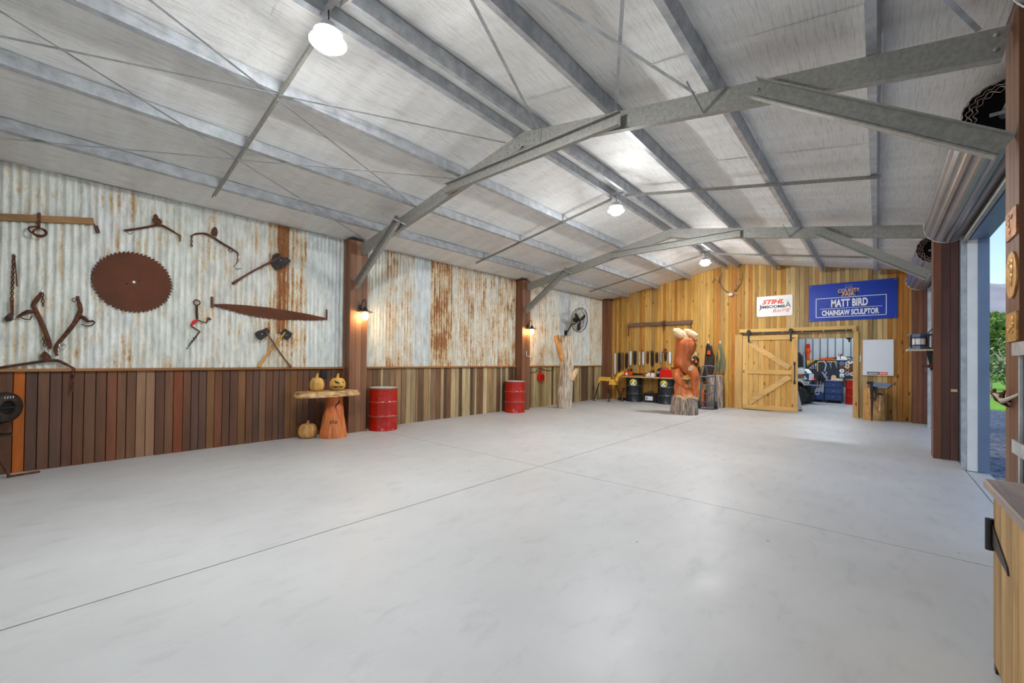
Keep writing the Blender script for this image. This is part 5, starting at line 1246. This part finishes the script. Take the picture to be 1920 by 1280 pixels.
# ropes
def ropes():
    t = thing('coiled_ropes', 'bundle of grey green ropes looped over a wall hook', 'rope', at(1350, 706, 1, YW-.04)); r_ = random.Random(4)
    for i in range(9):
        w_ = r_.uniform(3.2, 9.5); lo = r_.uniform(690, 704); xo = r_.uniform(-1, 1)
        pts = [(1350.5, 646), (1350.5-w_*.45+xo, 655), (1350.5-w_+xo, 675), (1350.5-w_*.9+xo, lo-5), (1350.5-w_*.4+xo, lo), (1350.5-w_*.25+xo, 676), (1350.5, 648)]
        if i % 2: pts = [(2*1350.5-x, y) for x, y in pts]
        P = [at(x, y, 1, YW-.05-.012*(i % 5)) for x, y in pts]; P[0] = h3+V((0, -.06, -.02)); P[-1] = h3+V((0, -.07, -.02))
        MB().tube(P, .014, 6).build('rope_loop', A['rope'], t, True)
    MB().tube([at(1347, 655, 1, YW-.10), at(1349, 668, 1, YW-.11), at(1348, 676, 1, YW-.11)], .02, 6).build('yellow_tie', A['yellow'], t, True)
ropes()

# --- shelf bracket with cable reel on the right-hand column
t = thing('column_shelf', 'small pale shelf on a black bracket fixed to the dark column', 'shelf', V((.52, 9.55, 1.69)))
MB().box(.365, .668, 9.36, 9.73, 1.70, 1.722).build('shelf_board', A['pine_x'], t, color=c(226, 206, 168))
MB().prism([(.0, 0), (-.07, 0), (-.02, -.32), (0, -.32)], (0, .02, 0), (.668, 9.5, 1.70), (1, 0, 0), (0, 0, 1)).build('bracket', A['black'], t)
t = thing('cable_reel', 'red and white striped cable reel with dark curved ends on the small shelf', 'cable reel', V((.52, 9.54, 1.722)))
def rc(z, k): return .5+.5*math.cos(z*k)
MB().lathe([(.085, 0), (.085, .10), (0, .10)], (.52, 9.54, 1.80), 24).build('cable_drum', A['redplastic'], t, True)
for i in range(3):
    q = math.radians(-150+45*i)
    MB().prism([(.075*math.cos(q+a), .075*math.sin(q+a)) for a in (-.35, -.17, 0, .17, .35)]+[(.0885*math.cos(q+a), .0885*math.sin(q+a)) for a in (.35, .17, 0, -.17, -.35)], (0, 0, .10), (.52, 9.54, 1.80)).build('white_stripe', A['whitepaint'], t)
for (z, s_) in ((1.80, -1), (1.90, 1)):
    MB().lathe([(.06, 0), (.10, s_*.02), (.15, s_*.06), (.155, s_*.072), (.10, s_*.075), (0, s_*.075)], (.52, 9.54, z), 4).build('end_plate', A['bluesteel_skytint'], t)
for (u, v) in ((-.10, -.10), (.10, -.10), (-.10, .10), (.10, .10)): MB().tube([(.52+u, 9.54+v, 1.74), (.52+u, 9.54+v, 1.96)], .012, 6).build('corner_post', A['black'], t, True)
MB().tube([(.60, 9.5, 1.96), (.64, 9.46, 2.02), (.665, 9.45, 2.05)], .008, 6).build('cable_tail', A['black'], t, True)
t = thing('iron_fish', 'small rusty arrow shaped iron bracket on the column below the shelf', 'bracket', V((.63, 9.5, 1.44)))
MB().prism([(-.10, .0), (-.05, .035), (-.02, .03), (.0, .045), (.038, .05), (.038, -.01), (0, -.02), (-.05, -.012)], (0, .03, 0), (.63, 9.44, 1.44), (1, 0, 0), (0, 0, 1)).build('plate', A['rustiron'], t)
MB().tube([(.60, 9.455, 1.43), (.585, 9.455, 1.39), (.60, 9.455, 1.36)], .006, 5).build('hook', A['bluesteel_skytint'], t, True)
# small tag and lump on the dark column
MB().box(.86, .93, 9.346, 9.358, 1.06, 1.10).build('paper_tag', A['pale'], cR2)

# --- brass plaques on the near column
def plaque(lab, shape, y0, y1, z0, z1, mt, rel):
    t = thing('plaque', lab, 'plaque', V((.665, (y0+y1)/2, z0))); cy, cz, a, b_ = (y0+y1)/2, (z0+z1)/2, (y1-y0)/2, (z1-z0)/2
    if shape == 'oval': poly = [(a*math.cos(2*math.pi*i/32), b_*math.sin(2*math.pi*i/32)) for i in range(32)]
    else: poly = [(-a, -b_+.01), (-a+.01, -b_), (a-.01, -b_), (a, -b_+.01), (a, b_-.01), (a-.01, b_), (-a+.01, b_), (-a, b_-.01)]
    MB().prism(poly, (-.010, 0, 0), (.669, cy, cz), (0, 1, 0), (0, 0, 1)).build('plate', A[mt], t)
    r_ = random.Random(int(z0*100))
    for i in range(rel):
        q = r_.uniform(-.5, .5)*a; v = r_.uniform(-.55, .55)*b_; MB().ball((.658, cy+q, cz+v), (.006, a*r_.uniform(.12, .28), b_*r_.uniform(.12, .3)), 10, 6).build('raised_relief', A[mt], t, True)
    for (u, v) in ((0, .93), (0, -.93)) if shape == 'oval' else ((.9, .92), (-.9, .92), (.9, -.92), (-.9, -.92)): MB().lathe([(.004, 0), (.003, .003), (0, .003)], (.659, cy+u*a, cz+v*b_), 6, (-1, 0, 0)).build('pin', A['bolt'], t)
plaque('upper square copper plaque with worn relief on the column', 'rect', 4.07, 4.36, 2.315, 2.50, 'copper', 5)
plaque('oval brass plaque on the column between the two square plaques', 'oval', 4.07, 4.36, 1.92, 2.225, 'brass', 6)
plaque('lower square golden plaque with tall relief figure on the column', 'rect', 4.07, 4.36, 1.635, 1.825, 'brass', 8)

# --- steel shelving with keyhole uprights and the timber cabinet in front
t = thing('shelf_rack', 'steel storage rack with black keyhole uprights beside the column', 'shelving', V((.82, 3.65, 0)))
for (x, y) in ((.655, 4.0), (.655, 3.30)):
    u_ = MB().box(x, x+.012, y-.04, y, 0, 1.60).box(x, x+.05, y-.004, y, 0, 1.60).build('upright', A['galv'], t)
for i in range(14): MB().lathe([(.012, 0), (.009, .004), (0, .005)], (.745, 3.958, 1.50-.078*i), 10, (0, -1, 0)).build('keyhole_stud', A['pale'], t)
MB().box(.70, .93, 3.96, 3.985, 0, 1.57).build('black_end_panel', A['black'], t)
for z in (1.57, .97, .35):
    MB().box(.64, .94, 3.28, 4.02, z, z+.035).build('shelf_deck', A['pine_x'], t, color=c(196, 160, 110))
    MB().box(.632, .642, 3.28, 4.02, z-.03, z+.05).build('shelf_beam', A['galv'], t)
t = thing('dried_branch', 'gnarled dark dried branch sticking out from the storage rack', 'branch', V((.6, 4.3, 1.12)))
a, b_, e = at(1862, 737, 1, 4.36), at(1880, 752, 1, 4.2), at(1912, 738, 1, 4.06)
MB().tube([a, a+(b_-a)*.5+V((0, 0, .01)), b_, b_+(e-b_)*.5, e], [.008, .014, .016, .009, .007], 7).build('stem', A['twig'], t, True)
for k, (u, v) in enumerate(((.0, .02), (.03, -.03), (.05, .015), (.075, -.035), (.09, -.01), (.02, .035))):
    p = a+(b_-a)*(.15*k+.1); MB().tube([p, p+V((u*.3, .02, v)), p+V((u*.6+.01, .03, v*1.8))], [.016, .014, .004], 6).build('dry_leaf', A['rustiron'], t, True)

cx0, cx1, cy0, cy1, ch_ = .43, .90, .55, 3.10, .905
t = thing('timber_cabinet', 'rustic timber cabinet with a black strap hinge in front of the storage rack', 'cabinet', V(((cx0+cx1)/2, (cy0+cy1)/2, 0)))
MB().box(cx0+.02, cx1, cy0, cy1-.012, .05, ch_-.03).build('carcass', A['board_rough'], t, color=c(150, 120, 84))
MB().prism([(cx0-.03, ch_-.03), (cx1+.02, ch_-.03), (cx1+.02, ch_+.008), (cx0-.024, ch_+.008), (cx0-.03, ch_)], (0, cy1-cy0+.05, 0), (0, cy0-.02, 0), (1, 0, 0), (0, 0, 1)).build('worktop', A['ledge'], t, color=c(158, 142, 132))
MB().box(cx0, cx0+.02, cy1-.05, cy1, .05, ch_-.03).build('corner_post', A['board_rough'], t, color=c(160, 126, 86))
MB().box(cx0+.03, cx1, cy0+.05, cy1-.06, 0, .05).build('plinth', A['castiron'], t)
MB().box(cx0, cx0+.03, cy1-.05, cy1-.01, 0, .05).build('foot', A['castiron'], t)
dr = MB().box(cx0+.004, cx0+.018, 1.7, cy1-.055, .06, ch_-.035).build('door', A['hole'], t)
y = 1.7; i = 0
while y < cy1-.06:
    y1 = min(y+rnd.uniform(.085, .11), cy1-.055); MB().box(cx0-.006, cx0+.005, y+.002, y1-.002, .06, ch_-.035).build('door_plank', A['board_rough'], dr, color=rnd.choice([c(184, 150, 104), c(172, 140, 98), c(192, 160, 116)])); y = y1
hz = .66
MB().lathe([(.016, -.075), (.016, .075), (0, .075)], (cx0-.018, cy1-.04, hz), 14).build('hinge_barrel', A['black'], dr, True)
MB().prism([(0, -.05), (0, .05), (.06, .03), (.30, -.045), (.32, -.075), (.27, -.07)], (-.006, 0, 0), (cx0-.006, cy1-.05, hz), (0, -1, 0), (0, 0, 1)).build('strap_hinge', A['castiron'], dr)

# ================================================================== ROOM BEYOND THE BARN DOOR
ZR2 = 3.3
fl2 = MB().box(-5.2, XO, YF+.1, 20.4, -.2, 0).build('floor_far_room', A['conc'], origin=V((0, 0, 0))); struct(fl2, 'concrete floor of the next room through the doorway', 'floor')
wb = struct(MB().box(-5.2, XO, 20.32, 20.4, 0, ZR2).build('wall_far_room', A['greysheet']), 'pale ribbed steel wall at the back of the next room', 'wall')
x = -5.0
while x < 1.0:
    MB().prism([(0, 0), (.008, -.03), (.036, -.03), (.044, 0)], (0, 0, ZR2), (x, 20.32, 0), (1, 0, 0), (0, 1, 0)).build('cladding_rib', A['bluesteel_skytint'], wb); x += .235
struct(MB().box(-5.28, -5.2, YF+.1, 20.4, 0, ZR2).build('wall_left_far_room', A['greysheet']), 'steel side wall of the next room', 'wall')
struct(MB().box(-5.28, XO, YF+.1, 20.4, ZR2, ZR2+.08).build('ceiling_far_room', A['greysheet']), 'steel ceiling of the next room', 'ceiling')
struct(MB().box(1.06, XO, YF+.1, 16.0, 0, ZR2).box(1.06, XO, 16.0, 19.0, 2.9, ZR2).box(1.06, XO, 19.0, 20.4, 0, ZR2).build('wall_right_far_room', A['greysheet']), 'steel side wall of the next room with an open doorway', 'wall')
# added batten light, out of sight, to brighten this room
t = thing('added_batten_light', 'long white batten light added unseen on the next room ceiling to brighten it', 'lamp', V((-1.3, 17.4, ZR2-.07)))
MB().box(-2.0, -.4, 17.36, 17.46, ZR2-.05, ZR2).build('tray', A['whitepaint'], t)
em = NT('added_batten_tube'); em.b.inputs['Emission Color'].default_value = (.86, .93, 1, 1); em.b.inputs['Emission Strength'].default_value = 170
MB().box(-1.98, -.42, 17.37, 17.45, ZR2-.075, ZR2-.05).build('tube', em.m, t)
# pendant shade just inside the doorway
p = at(1592, 633, 1, 15.6); t = thing('pendant_shade', 'black pendant lamp shade hanging just inside the doorway', 'lamp', p)
MB().lathe([(.145, 0), (.14, .012), (.06, .05), (.03, .09), (0, .09)], p+V((0, 0, .03)), 22, (0, 0, -1)).build('shade', A['black'], t, True)
MB().tube([p+V((.0, 0, -.05)), p+V((.01, 0, -.10)), p+V((-.01, 0, -.13))], [.018, .022, .012], 8).build('pull_knob', A['black'], t, True)
MB().tube([p+V((0, 0, .02)), (p.x, p.y, ZR2)], .006, 6).build('cord', A['black'], t)

# tool board
YT = 19.95
def T(px, py, y=YT): return at(px, py, 1, y)
a, e = T(1512, 676), T(1612, 716)
tb = tag(MB().box(a.x, e.x+.3, YT, YT+.05, .9, a.z).build('tool_board', A['darkboard']), 'dark tool board above the blue cabinets in the next room', 'tool board')
tag(MB().box(a.x-.4, e.x+.35, YT-.02, 20.3, a.z, a.z+.03).build('high_shelf', A['darkboard']), 'dark shelf carrying orange chainsaws over the tool board', 'shelf')
discs = [(1578.5, 681, 'bluesteel_skytint', 'blue grey grinding disc heading the column over the paper notice'), (1589, 681, 'galv', 'bright grey grinding disc heading the second column'), (1578.5, 688, 'axered', 'red brown grinding disc between the blue grey and the white one'),
         (1588.5, 687, 'pale', 'pale tan grinding disc between the bright grey and the copper one'), (1578.5, 695, 'whitepaint', 'white grinding disc right above the paper notice'), (1589, 694, 'copper', 'copper coloured grinding disc on the dark tool board'),
         (1588.5, 700.5, 'inkgrey', 'lilac grey grinding disc below the copper one'), (1597, 688, 'axered', 'red brown grinding disc at the edge of the tool board'), (1598, 701, 'pale', 'pale tan grinding disc low on the edge of the tool board'), (1594.5, 678, 'whitepaint', 'white grinding disc under the high shelf')]
for i, (px, py, mt, lab) in enumerate(discs):
    p = T(px, py, YT-.01); t = thing('grinding_disc', lab, 'grinding disc', p-V((0, 0, .07)), 'grinding discs on the tool board')
    MB().lathe([(.075, 0), (.075, .008), (.02, .008)], p, 20, (0, -1, 0)).build('disc', A[mt], t)
    MB().lathe([(.022, .008), (.018, .014), (0, .014)], p, 10, (0, -1, 0)).build('hub', A['black'], t)
p = T(1578.5, 703.5, YT-.01); t = thing('paper_notice', 'small pale paper pinned below the discs', 'paper', p-V((0, 0, .07)))
MB().box(p.x-.065, p.x+.065, p.y-.004, p.y, p.z-.07, p.z+.07).build('sheet', A['signwhite'], t)
MB().box(p.x-.045, p.x+.045, p.y-.006, p.y-.004, p.z-.05, p.z-.01).build('print', A['inkgrey'], t)
def px_plate(name, lab, cat, pts, y, mt, th=.012, extra=None):
    P = [at(x, z, 1, y) for x, z in pts]; cx = sum(p.x for p in P)/len(P); t = thing(name, lab, cat, V((cx, y, min(p.z for p in P))))
    MB().prism([(p.x, p.z) for p in P], (0, -th, 0), (0, y, 0), (1, 0, 0), (0, 0, 1)).build('plate', A[mt], t)
    if extra:
        nm, pts2, m2 = extra; Q = [at(x, z, 1, y-th) for x, z in pts2]; MB().prism([(p.x, p.z) for p in Q], (0, -.004, 0), (0, y-th, 0), (1, 0, 0), (0, 0, 1)).build(nm, A[m2], t)
    return t
px_plate('yellow_pennant', 'yellow triangular flag with a black stripe on the tool board', 'flag', [(1512, 675.5), (1529, 675), (1513.5, 687)], YT-.01, 'yellow', .012, ('stripe', [(1514, 683.5), (1525, 675.4), (1526.5, 675.3), (1514, 685)], 'inkblack'))
px_plate('speed_square', 'pale grey triangular speed square on the tool board', 'square', [(1516, 690.5), (1526, 682), (1526, 690.8)], YT-.01, 'galv', .008, ('cut_out', [(1520, 689.2), (1524.6, 685.6), (1524.6, 689.4)], 'darkboard'))
px_plate('blue_gauge', 'slim blue gauge hung beside the speed square', 'gauge', [(1528, 680), (1531, 680), (1531, 692), (1528, 692)], YT-.01, 'bluesteel_skytint', .008, ('dial', [(1528.6, 682), (1530.4, 682), (1530.4, 685), (1528.6, 685)], 'inkwhite'))
px_plate('framing_square', 'yellow L shaped framing square on the tool board', 'square', [(1532, 696), (1532, 679), (1534, 676.5), (1568, 676), (1568, 678.3), (1535, 678.6), (1534, 680), (1534, 696)], YT-.01, 'yellow', .006, ('scale_marks', [(1546, 676.2), (1550, 676.2), (1550, 678.2), (1546, 678.2)], 'inkblack'))
for (px, lab) in ((1557, 'slender steel pliers hung under the yellow square'), (1567.5, 'steel spanner hung under the end of the yellow square')):
    p = T(px, 680, YT-.05); t = thing('hand_tool', lab, 'tool', p-V((0, 0, .2))); MB().ring(p, .035, .010, (0, 1, 0), 12, 5).build('head', A['galv'], t, True)
    MB().tube([p+V((0, 0, -.03)), p+V((.01, 0, -.12)), p+V((.02, 0, -.20))], [.016, .012, .008], 6).build('shaft', A['galv'], t, True)
# orange things on the high shelf
zs = a.z+.03
chainsaw(T(1577, 674).x, 20.08, zs, .85, 'white and orange chainsaw on the high shelf in the next room', 'inkwhite', 0, True, -1)
chainsaw(T(1611, 674).x, 20.12, zs, .7, 'white chainsaw at the end of the high shelf in the next room', 'inkwhite', 0, False, -1)
p = T(1550, 672, 19.98); t = thing('bar_cover', 'long orange chainsaw bar cover on the high shelf', 'bar cover', V((p.x, 19.98, zs)))
MB().prism([(-.24, .03), (-.20, .0), (.20, 0), (.24, .02), (.24, .07), (.15, .085), (-.18, .075)], (0, .05, 0), (p.x, 19.96, zs), (1, 0, 0), (0, 0, 1)).build('sheath', A['orange'], t)
MB().box(p.x-.24, p.x-.19, 19.955, 19.96, zs+.02, zs+.06).build('end_cap', A['axered'], t)
p = at(1514, 662, 1, 19.98); t = thing('orange_post_driver', 'tall orange moulded tool with a bulbous middle on the high shelf', 'tool', V((p.x, 19.98, zs)))
MB().lathe([(.06, 0), (.055, .2), (.06, .26), (.10, .32), (.105, .38), (.07, .44), (.04, .48)], (p.x, 20.1, zs), 18).build('column', A['orange'], t, True)
MB().prism([(-.05, .46), (.06, .46), (.07, .60), (.04, .64), (-.05, .62)], (0, .08, 0), (p.x, 20.06, zs), (1, 0, 0), (0, 0, 1)).build('head', A['redplastic'], t)
MB().tube([(p.x-.06, 20.05, zs+.34), (p.x-.15, 20.03, zs+.27)], [.03, .012], 8).build('spout', A['orange'], t, True)

# blue cabinets
def blue_cab(x0, x1, lab, rows, top):
    y0, y1 = 19.55, 19.94; t = thing('blue_cabinet', lab, 'cabinet', V(((x0+x1)/2, y0, 0)), 'navy cabinets in the next room')
    MB().box(x0, x1, y0+.02, y1, .09, top).build('body', A['bluecab'], t)
    MB().box(x0-.02, x1+.02, y0-.02, y1, top, top+.025).build('top', A['inkgrey'], t)
    MB().box(x0+.03, x1-.03, y0+.05, y1, .0, .09).build('plinth', A['hole'], t)
    for xx in (x0+.02, x1-.05): MB().box(xx, xx+.03, y0+.02, y0+.05, 0, .09).build('foot', A['bluecab'], t)
    h = (top-.13)/rows
    for i in range(rows):
        z = .11+i*h; d_ = MB().box(x0+.03, x1-.03, y0, y0+.02, z+.008, z+h-.008).build('drawer', A['bluecab'], t)
        b = MB(); w_ = .022
        b.box(x0+.03, x1-.03, y0-.008, y0, z+.008, z+.008+w_).box(x0+.03, x1-.03, y0-.008, y0, z+h-.008-w_, z+h-.008).box(x0+.03, x0+.03+w_, y0-.008, y0, z+.008, z+h-.008).box(x1-.03-w_, x1-.03, y0-.008, y0, z+.008, z+h-.008); b.build('drawer_frame', A['bluesteel_skytint'] if False else A['bluecab'], d_)
        MB().lathe([(.010, 0), (.016, .018), (0, .024)], ((x0+x1)/2, y0, z+h/2), 10, (0, -1, 0)).build('knob', A['bolt'], d_)
xa, xb = at(1546, 740, 1, 19.55).x, at(1579.5, 740, 1, 19.55).x; tp = at(1563, 714, 1, 19.55).z
blue_cab(xa, xb, 'navy blue cabinet with three drawers and pale top beside the red drum', 3, tp)
blue_cab(xa-.75, xa-.025, 'lower navy blue cabinet partly behind the white buggy', 2, .62)
p = at(1563, 712, 1, 19.7); t = thing('tan_board', 'tan rounded wooden board standing on the navy cabinet', 'board', V((p.x, 19.7, tp+.025)))
MB().prism([(-.075, 0), (.075, 0), (.075, .12), (.05, .18), (0, .195), (-.05, .18), (-.075, .12)], (0, .03, 0), (p.x, 19.7, tp+.025), (1, 0, 0), (0, 0, 1)).build('panel', A['pale'], t)
MB().box(p.x-.09, p.x+.09, 19.69, 19.74, tp+.025, tp+.035).build('base', A['pale'], t)
for px, mt, lab in ((1571, 'whitepaint', 'small white tub on the navy cabinet'), (1577.5, 'stick', 'small yellow green tub on the navy cabinet')):
    p = at(px, 711, 1, 19.7); t = thing('tub', lab, 'tub', V((p.x, 19.7, tp+.025))); MB().lathe([(.045, 0), (.05, .045), (.045, .055)], (p.x, 19.7, tp+.025), 14).build('pot', A[mt], t, True); MB().lathe([(.048, .055), (.045, .068), (0, .07)], (p.x, 19.7, tp+.025), 14).build('lid', A['whitepaint'], t, True)
p = at(1596, 735, 1, 19.4)
dr2 = drum(p.x+.12, 19.55, 'dark red steel drum in the next room beside the navy cabinet', 'redpaint', 'whitepaint', 'drums in the next room', hh=.90)
# white leaning board end inside the doorway
b = MB().prism([(0, 0), (.10, 0), (-.02, .62), (-.06, .62)], (0, .03, 0), (at(1497.5, 770, 1, 15.6).x, 15.6, 0), (1, 0, 0), (0, 0, 1))
t = thing('trestle_leg', 'white splayed trestle leg just inside the doorway', 'trestle', V((-1.85, 15.6, 0))); b.build('leg', A['whitepaint'], t)
MB().box(at(1500, 770, 1, 15.6).x-.03, at(1500, 770, 1, 15.6).x+.05, 15.58, 15.65, 0, .03).build('foot', A['black'], t)

# white off-road buggy
def buggy():
    t = thing('buggy', 'white off road buggy with chunky tyres seen through the doorway', 'buggy', V((-3.0, 18.3, 0))); Y = 17.9
    def P(px, py, y=Y): return at(px, py, 1, y)
    def pl(nm, pts, y0, dy, mt, sm=False): MB().prism([(P(x, z, y0).x, P(x, z, y0).z) for x, z in pts], (0, dy, 0), (0, y0, 0), (1, 0, 0), (0, 0, 1)).build(nm, A[mt], t)
    pl('bonnet', [(1470, 690), (1497, 690.5), (1509, 692), (1513, 695), (1516.5, 700), (1497, 701), (1470, 702)], Y, 1.0, 'whitepaint')
    pl('bonnet_vent', [(1508, 697.5), (1509.5, 695), (1513, 698.5), (1511, 699.2)], Y-.003, .003, 'black')
    pl('headlight', [(1497, 702), (1505, 702), (1507, 707), (1503, 709), (1497, 708)], Y-.01, .2, 'copper')
    pl('front_panel', [(1506, 701.5), (1516, 701), (1516, 713), (1508, 714)], Y+.0, .9, 'bluecab')
    pl('badge', [(1508, 704), (1510, 704), (1511, 711), (1508.5, 712)], Y-.006, .006, 'inkwhite')
    pl('badge', [(1511, 708), (1513, 708), (1513, 711.5), (1511.6, 711)], Y-.006, .006, 'inkwhite')
    pl('mudguard', [(1470, 708), (1496, 709.5), (1503, 712), (1507, 716), (1497, 714.5), (1470, 716)], Y-.06, .25, 'whitepaint')
    pl('skid_plate', [(1505, 715.5), (1515.5, 715), (1513, 722), (1507, 722.5)], Y-.02, .5, 'whitepaint')
    for q in (1508.5, 1512): pl('skid_hole', [(q, 717), (q+1.6, 717), (q+1.4, 719.5), (q+.2, 719.5)], Y-.026, .006, 'hole')
    pl('bumper', [(1517, 701), (1521.5, 701), (1522, 708), (1519, 713), (1516.5, 713.5)], Y+.1, .7, 'whitepaint')
    pl('red_hook', [(1518, 709), (1530, 708), (1529.5, 712.2), (1518.5, 712.6)], Y+.2, .06, 'redplastic')
    pl('hook_slot', [(1519.5, 709.8), (1526, 709.6), (1526, 711.4), (1519.5, 711.6)], Y+.19, .01, 'inkwhite')
    pl('underbody', [(1470, 716), (1497, 716), (1506, 724), (1520, 728), (1521, 737), (1512, 745), (1497, 748), (1470, 748)], Y+.25, .5, 'castiron')
    for i, (x, y, rr) in enumerate(((-2.32, 17.75, .33), (-2.05, 18.62, .33))):
        c_ = V((P(1495, 741, 17.8).x if i == 0 else P(1509, 741, 18.6).x, y, rr)); ax = n3((.25, -1, 0)) if i == 0 else n3((.55, -1, 0)); n = 36
        MB().lathe([(.17, -.13), (.27, -.135), (.32, -.10), (.33, 0), (.32, .10), (.27, .135), (.17, .13)], c_, n, ax).build('tyre', A['rubber'], t, True)
        b = MB(); e1 = ax.cross(V((0, 0, 1))).normalized(); e2 = e1.cross(ax)
        for k in range(22):
            q = 2*math.pi*k/22; dd = e1*math.cos(q)+e2*math.sin(q); tt = ax.cross(dd)
            for s_ in (-1, 1):
                o_ = c_+dd*.30+ax*(s_*.07); b.prism([(-.06, -.026), (.06, -.026), (.06, .026), (-.06, .026)], dd*.035, o_, ax, tt)
        tr = b.build('tread_blocks', A['rubber'], t); tr['kind'] = 'stuff'
        MB().lathe([(.17, -.12), (.165, .11), (.06, .08), (0, .09)], c_, 24, ax).build('rim', A['castiron'], t, True)
    # front suspension: shock absorbers down to a white carrier
    for i, (x0, y0, x1, y1) in enumerate(((1536.5, 700, 1531, 728), (1541.5, 703, 1537, 727), (1546.5, 708, 1541, 726))):
        a_, e_ = P(x0, y0, 18.3), P(x1, y1, 18.3); m_ = a_+(e_-a_)*.5
        s_ = MB().tube([a_, m_], .035, 10).build('shock_absorber', A['black'], t, True); MB().tube([m_, e_], .016, 8).build('shock_rod', A['bright'], s_, True)
    pl('carrier', [(1527, 732), (1532, 727), (1544, 724), (1544, 735), (1532, 741), (1528, 739)], 18.25, .12, 'inkgrey')
    for q in (1530, 1536.5): pl('carrier_slot', [(q, 735), (q+4, 733.6), (q+4, 736), (q, 737.5)], 18.24, .01, 'hole')
    pl('tie_rod', [(1517, 737), (1529, 736), (1529, 738.2), (1517, 739)], 18.3, .04, 'castiron')
    for i, pts in enumerate(([(1541, 697), (1545, 703), (1549, 713)], [(1550, 697), (1546.5, 704), (1551, 707), (1550, 713)], [(1544, 676), (1549, 683), (1546, 696)])):
        MB().tube([P(x, y, 18.35) for x, y in pts], .022, 8).build('roll_cage_link', A['inkgrey'], t, True)
    pl('seat', [(1470, 660), (1498, 660), (1504, 668), (1505, 688), (1470, 690)], Y+.5, .3, 'black')
    MB().tube([P(1507, 661, 18.2), P(1508, 675, 18.2), P(1508.5, 692, 18.2)], .03, 8).build('cage_post', A['bluesteel_skytint'], t, True)
buggy()

# ================================================================== OUTSIDE
gr = struct(MB().box(XO+.02, 60, -30, 21.2, -.3, -.04).build('ground_gravel', A['gravel'], origin=V((0, 0, 0))), 'grey crushed gravel yard outside the roller door', 'ground')
gs = struct(MB().box(XO+1.2, 80, 21.2, 90, -.3, -.02).build('ground_lawn', A['grass'], origin=V((0, 0, 0))), 'bright green mown grass beyond the gravel yard', 'ground')
struct(MB().box(-60, XO+.02, -30, YB-.12, -.3, -.06).box(-60, XL-.3, YB-.12, 90, -.3, -.06).box(XL-.3, XO+1.2, 20.45, 90, -.3, -.06).build('ground_paddock', A['grass'], origin=V((0, 0, 0))), 'grass paddock around the shed', 'ground')
# wooded hill
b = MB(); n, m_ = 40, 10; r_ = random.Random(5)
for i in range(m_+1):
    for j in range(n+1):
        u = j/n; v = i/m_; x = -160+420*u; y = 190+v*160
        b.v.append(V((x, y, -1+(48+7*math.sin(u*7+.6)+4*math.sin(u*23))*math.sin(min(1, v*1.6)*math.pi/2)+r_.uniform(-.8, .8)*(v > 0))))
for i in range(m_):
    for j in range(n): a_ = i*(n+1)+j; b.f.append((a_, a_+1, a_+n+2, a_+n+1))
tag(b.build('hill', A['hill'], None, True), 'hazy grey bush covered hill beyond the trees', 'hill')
def tree(x, y, hh, rw, lab, leafm, seed, n=1500, ls=.16, bare=False):
    t = thing('tree', lab, 'tree', V((x, y, -.05)), 'trees beyond the yard'); r_ = random.Random(seed)
    MB().tube([(x, y, -.05), (x+.1, y, hh*.25), (x-.05, y+.1, hh*.55), (x, y, hh*.8)], [rw*.08, rw*.06, rw*.04, .02], 8).build('trunk', A['twig' if bare else 'bark'], t, True)
    b = MB()
    for i in range(10):
        q = r_.uniform(0, 6.3); z0 = r_.uniform(.15, .6)*hh; L_ = rw*r_.uniform(.5, .95)
        b.tube([(x, y, z0), (x+L_*.5*math.cos(q), y+L_*.5*math.sin(q), z0+hh*.1), (x+L_*math.cos(q), y+L_*math.sin(q), z0+hh*.24)], [.05, .03, .008], 5)
    b.build('branches', A['twig'], t)
    b = MB(); blobs = [(r_.uniform(-.6, .6)*rw, r_.uniform(-.6, .6)*rw, hh*r_.uniform(.28, .85), rw*r_.uniform(.35, .6)) for _ in range(9)]
    for i in range(n):
        bx_, by_, bz_, br_ = r_.choice(blobs); th = r_.uniform(0, 6.3); cz = r_.uniform(-1, 1); rr = br_*r_.uniform(.6, 1)**.5
        p = V((x+bx_+rr*math.sqrt(1-cz*cz)*math.cos(th), y+by_+rr*math.sqrt(1-cz*cz)*math.sin(th), bz_+rr*cz*.8))
        a_ = n3((r_.uniform(-1, 1), r_.uniform(-1, 1), r_.uniform(-1, 1))); e_ = n3(a_.cross(V((r_.uniform(-1, 1), r_.uniform(-1, 1), r_.uniform(-1, 1))))); s_ = ls*r_.uniform(.6, 1.2)
        b.add([p-a_*s_, p+e_*s_*.45, p+a_*s_, p-e_*s_*.45], [(0, 1, 2, 3)])
    o = b.build('foliage', A[leafm], t); o['kind'] = 'stuff'
tree(3.5, 31.8, 4.2, 1.8, 'round green leafy tree nearest the fence', 'leaf', 3, 2600, .15)
tree(6.0, 38.5, 4.7, 2.2, 'tall bright green tree behind the grey shrub', 'leaf', 8, 2600, .17)
tree(4.15, 27.2, 2.9, 1.0, 'sparse grey green shrub with pale bare twigs', 'leaf2', 12, 900, .10, True)
tree(9.2, 32.0, 5.8, 2.2, 'wide green tree to the outer side of the yard', 'leaf', 17, 2200, .17)
tree(13.5, 44.0, 8.0, 3.2, 'large green tree far across the lawn', 'leaf', 29, 2600, .22)
t = thing('wire_fence', 'timber post and wire fence along the lawn edge', 'fence', V((4.5, 29.2, -.05)))
for xx in (2.2, 3.92, 5.7, 7.5, 9.3): MB().lathe([(.07, 0), (.065, 1.25), (.05, 1.3), (0, 1.3)], (xx, 29.0, -.05), 10).build('post', A['driftwood'], t, True)
for zz in (.35, .7, 1.05): MB().tube([(2.0, 28.93, zz), (9.5, 28.93, zz)], .008, 5).build('wire', A['galv'], t)
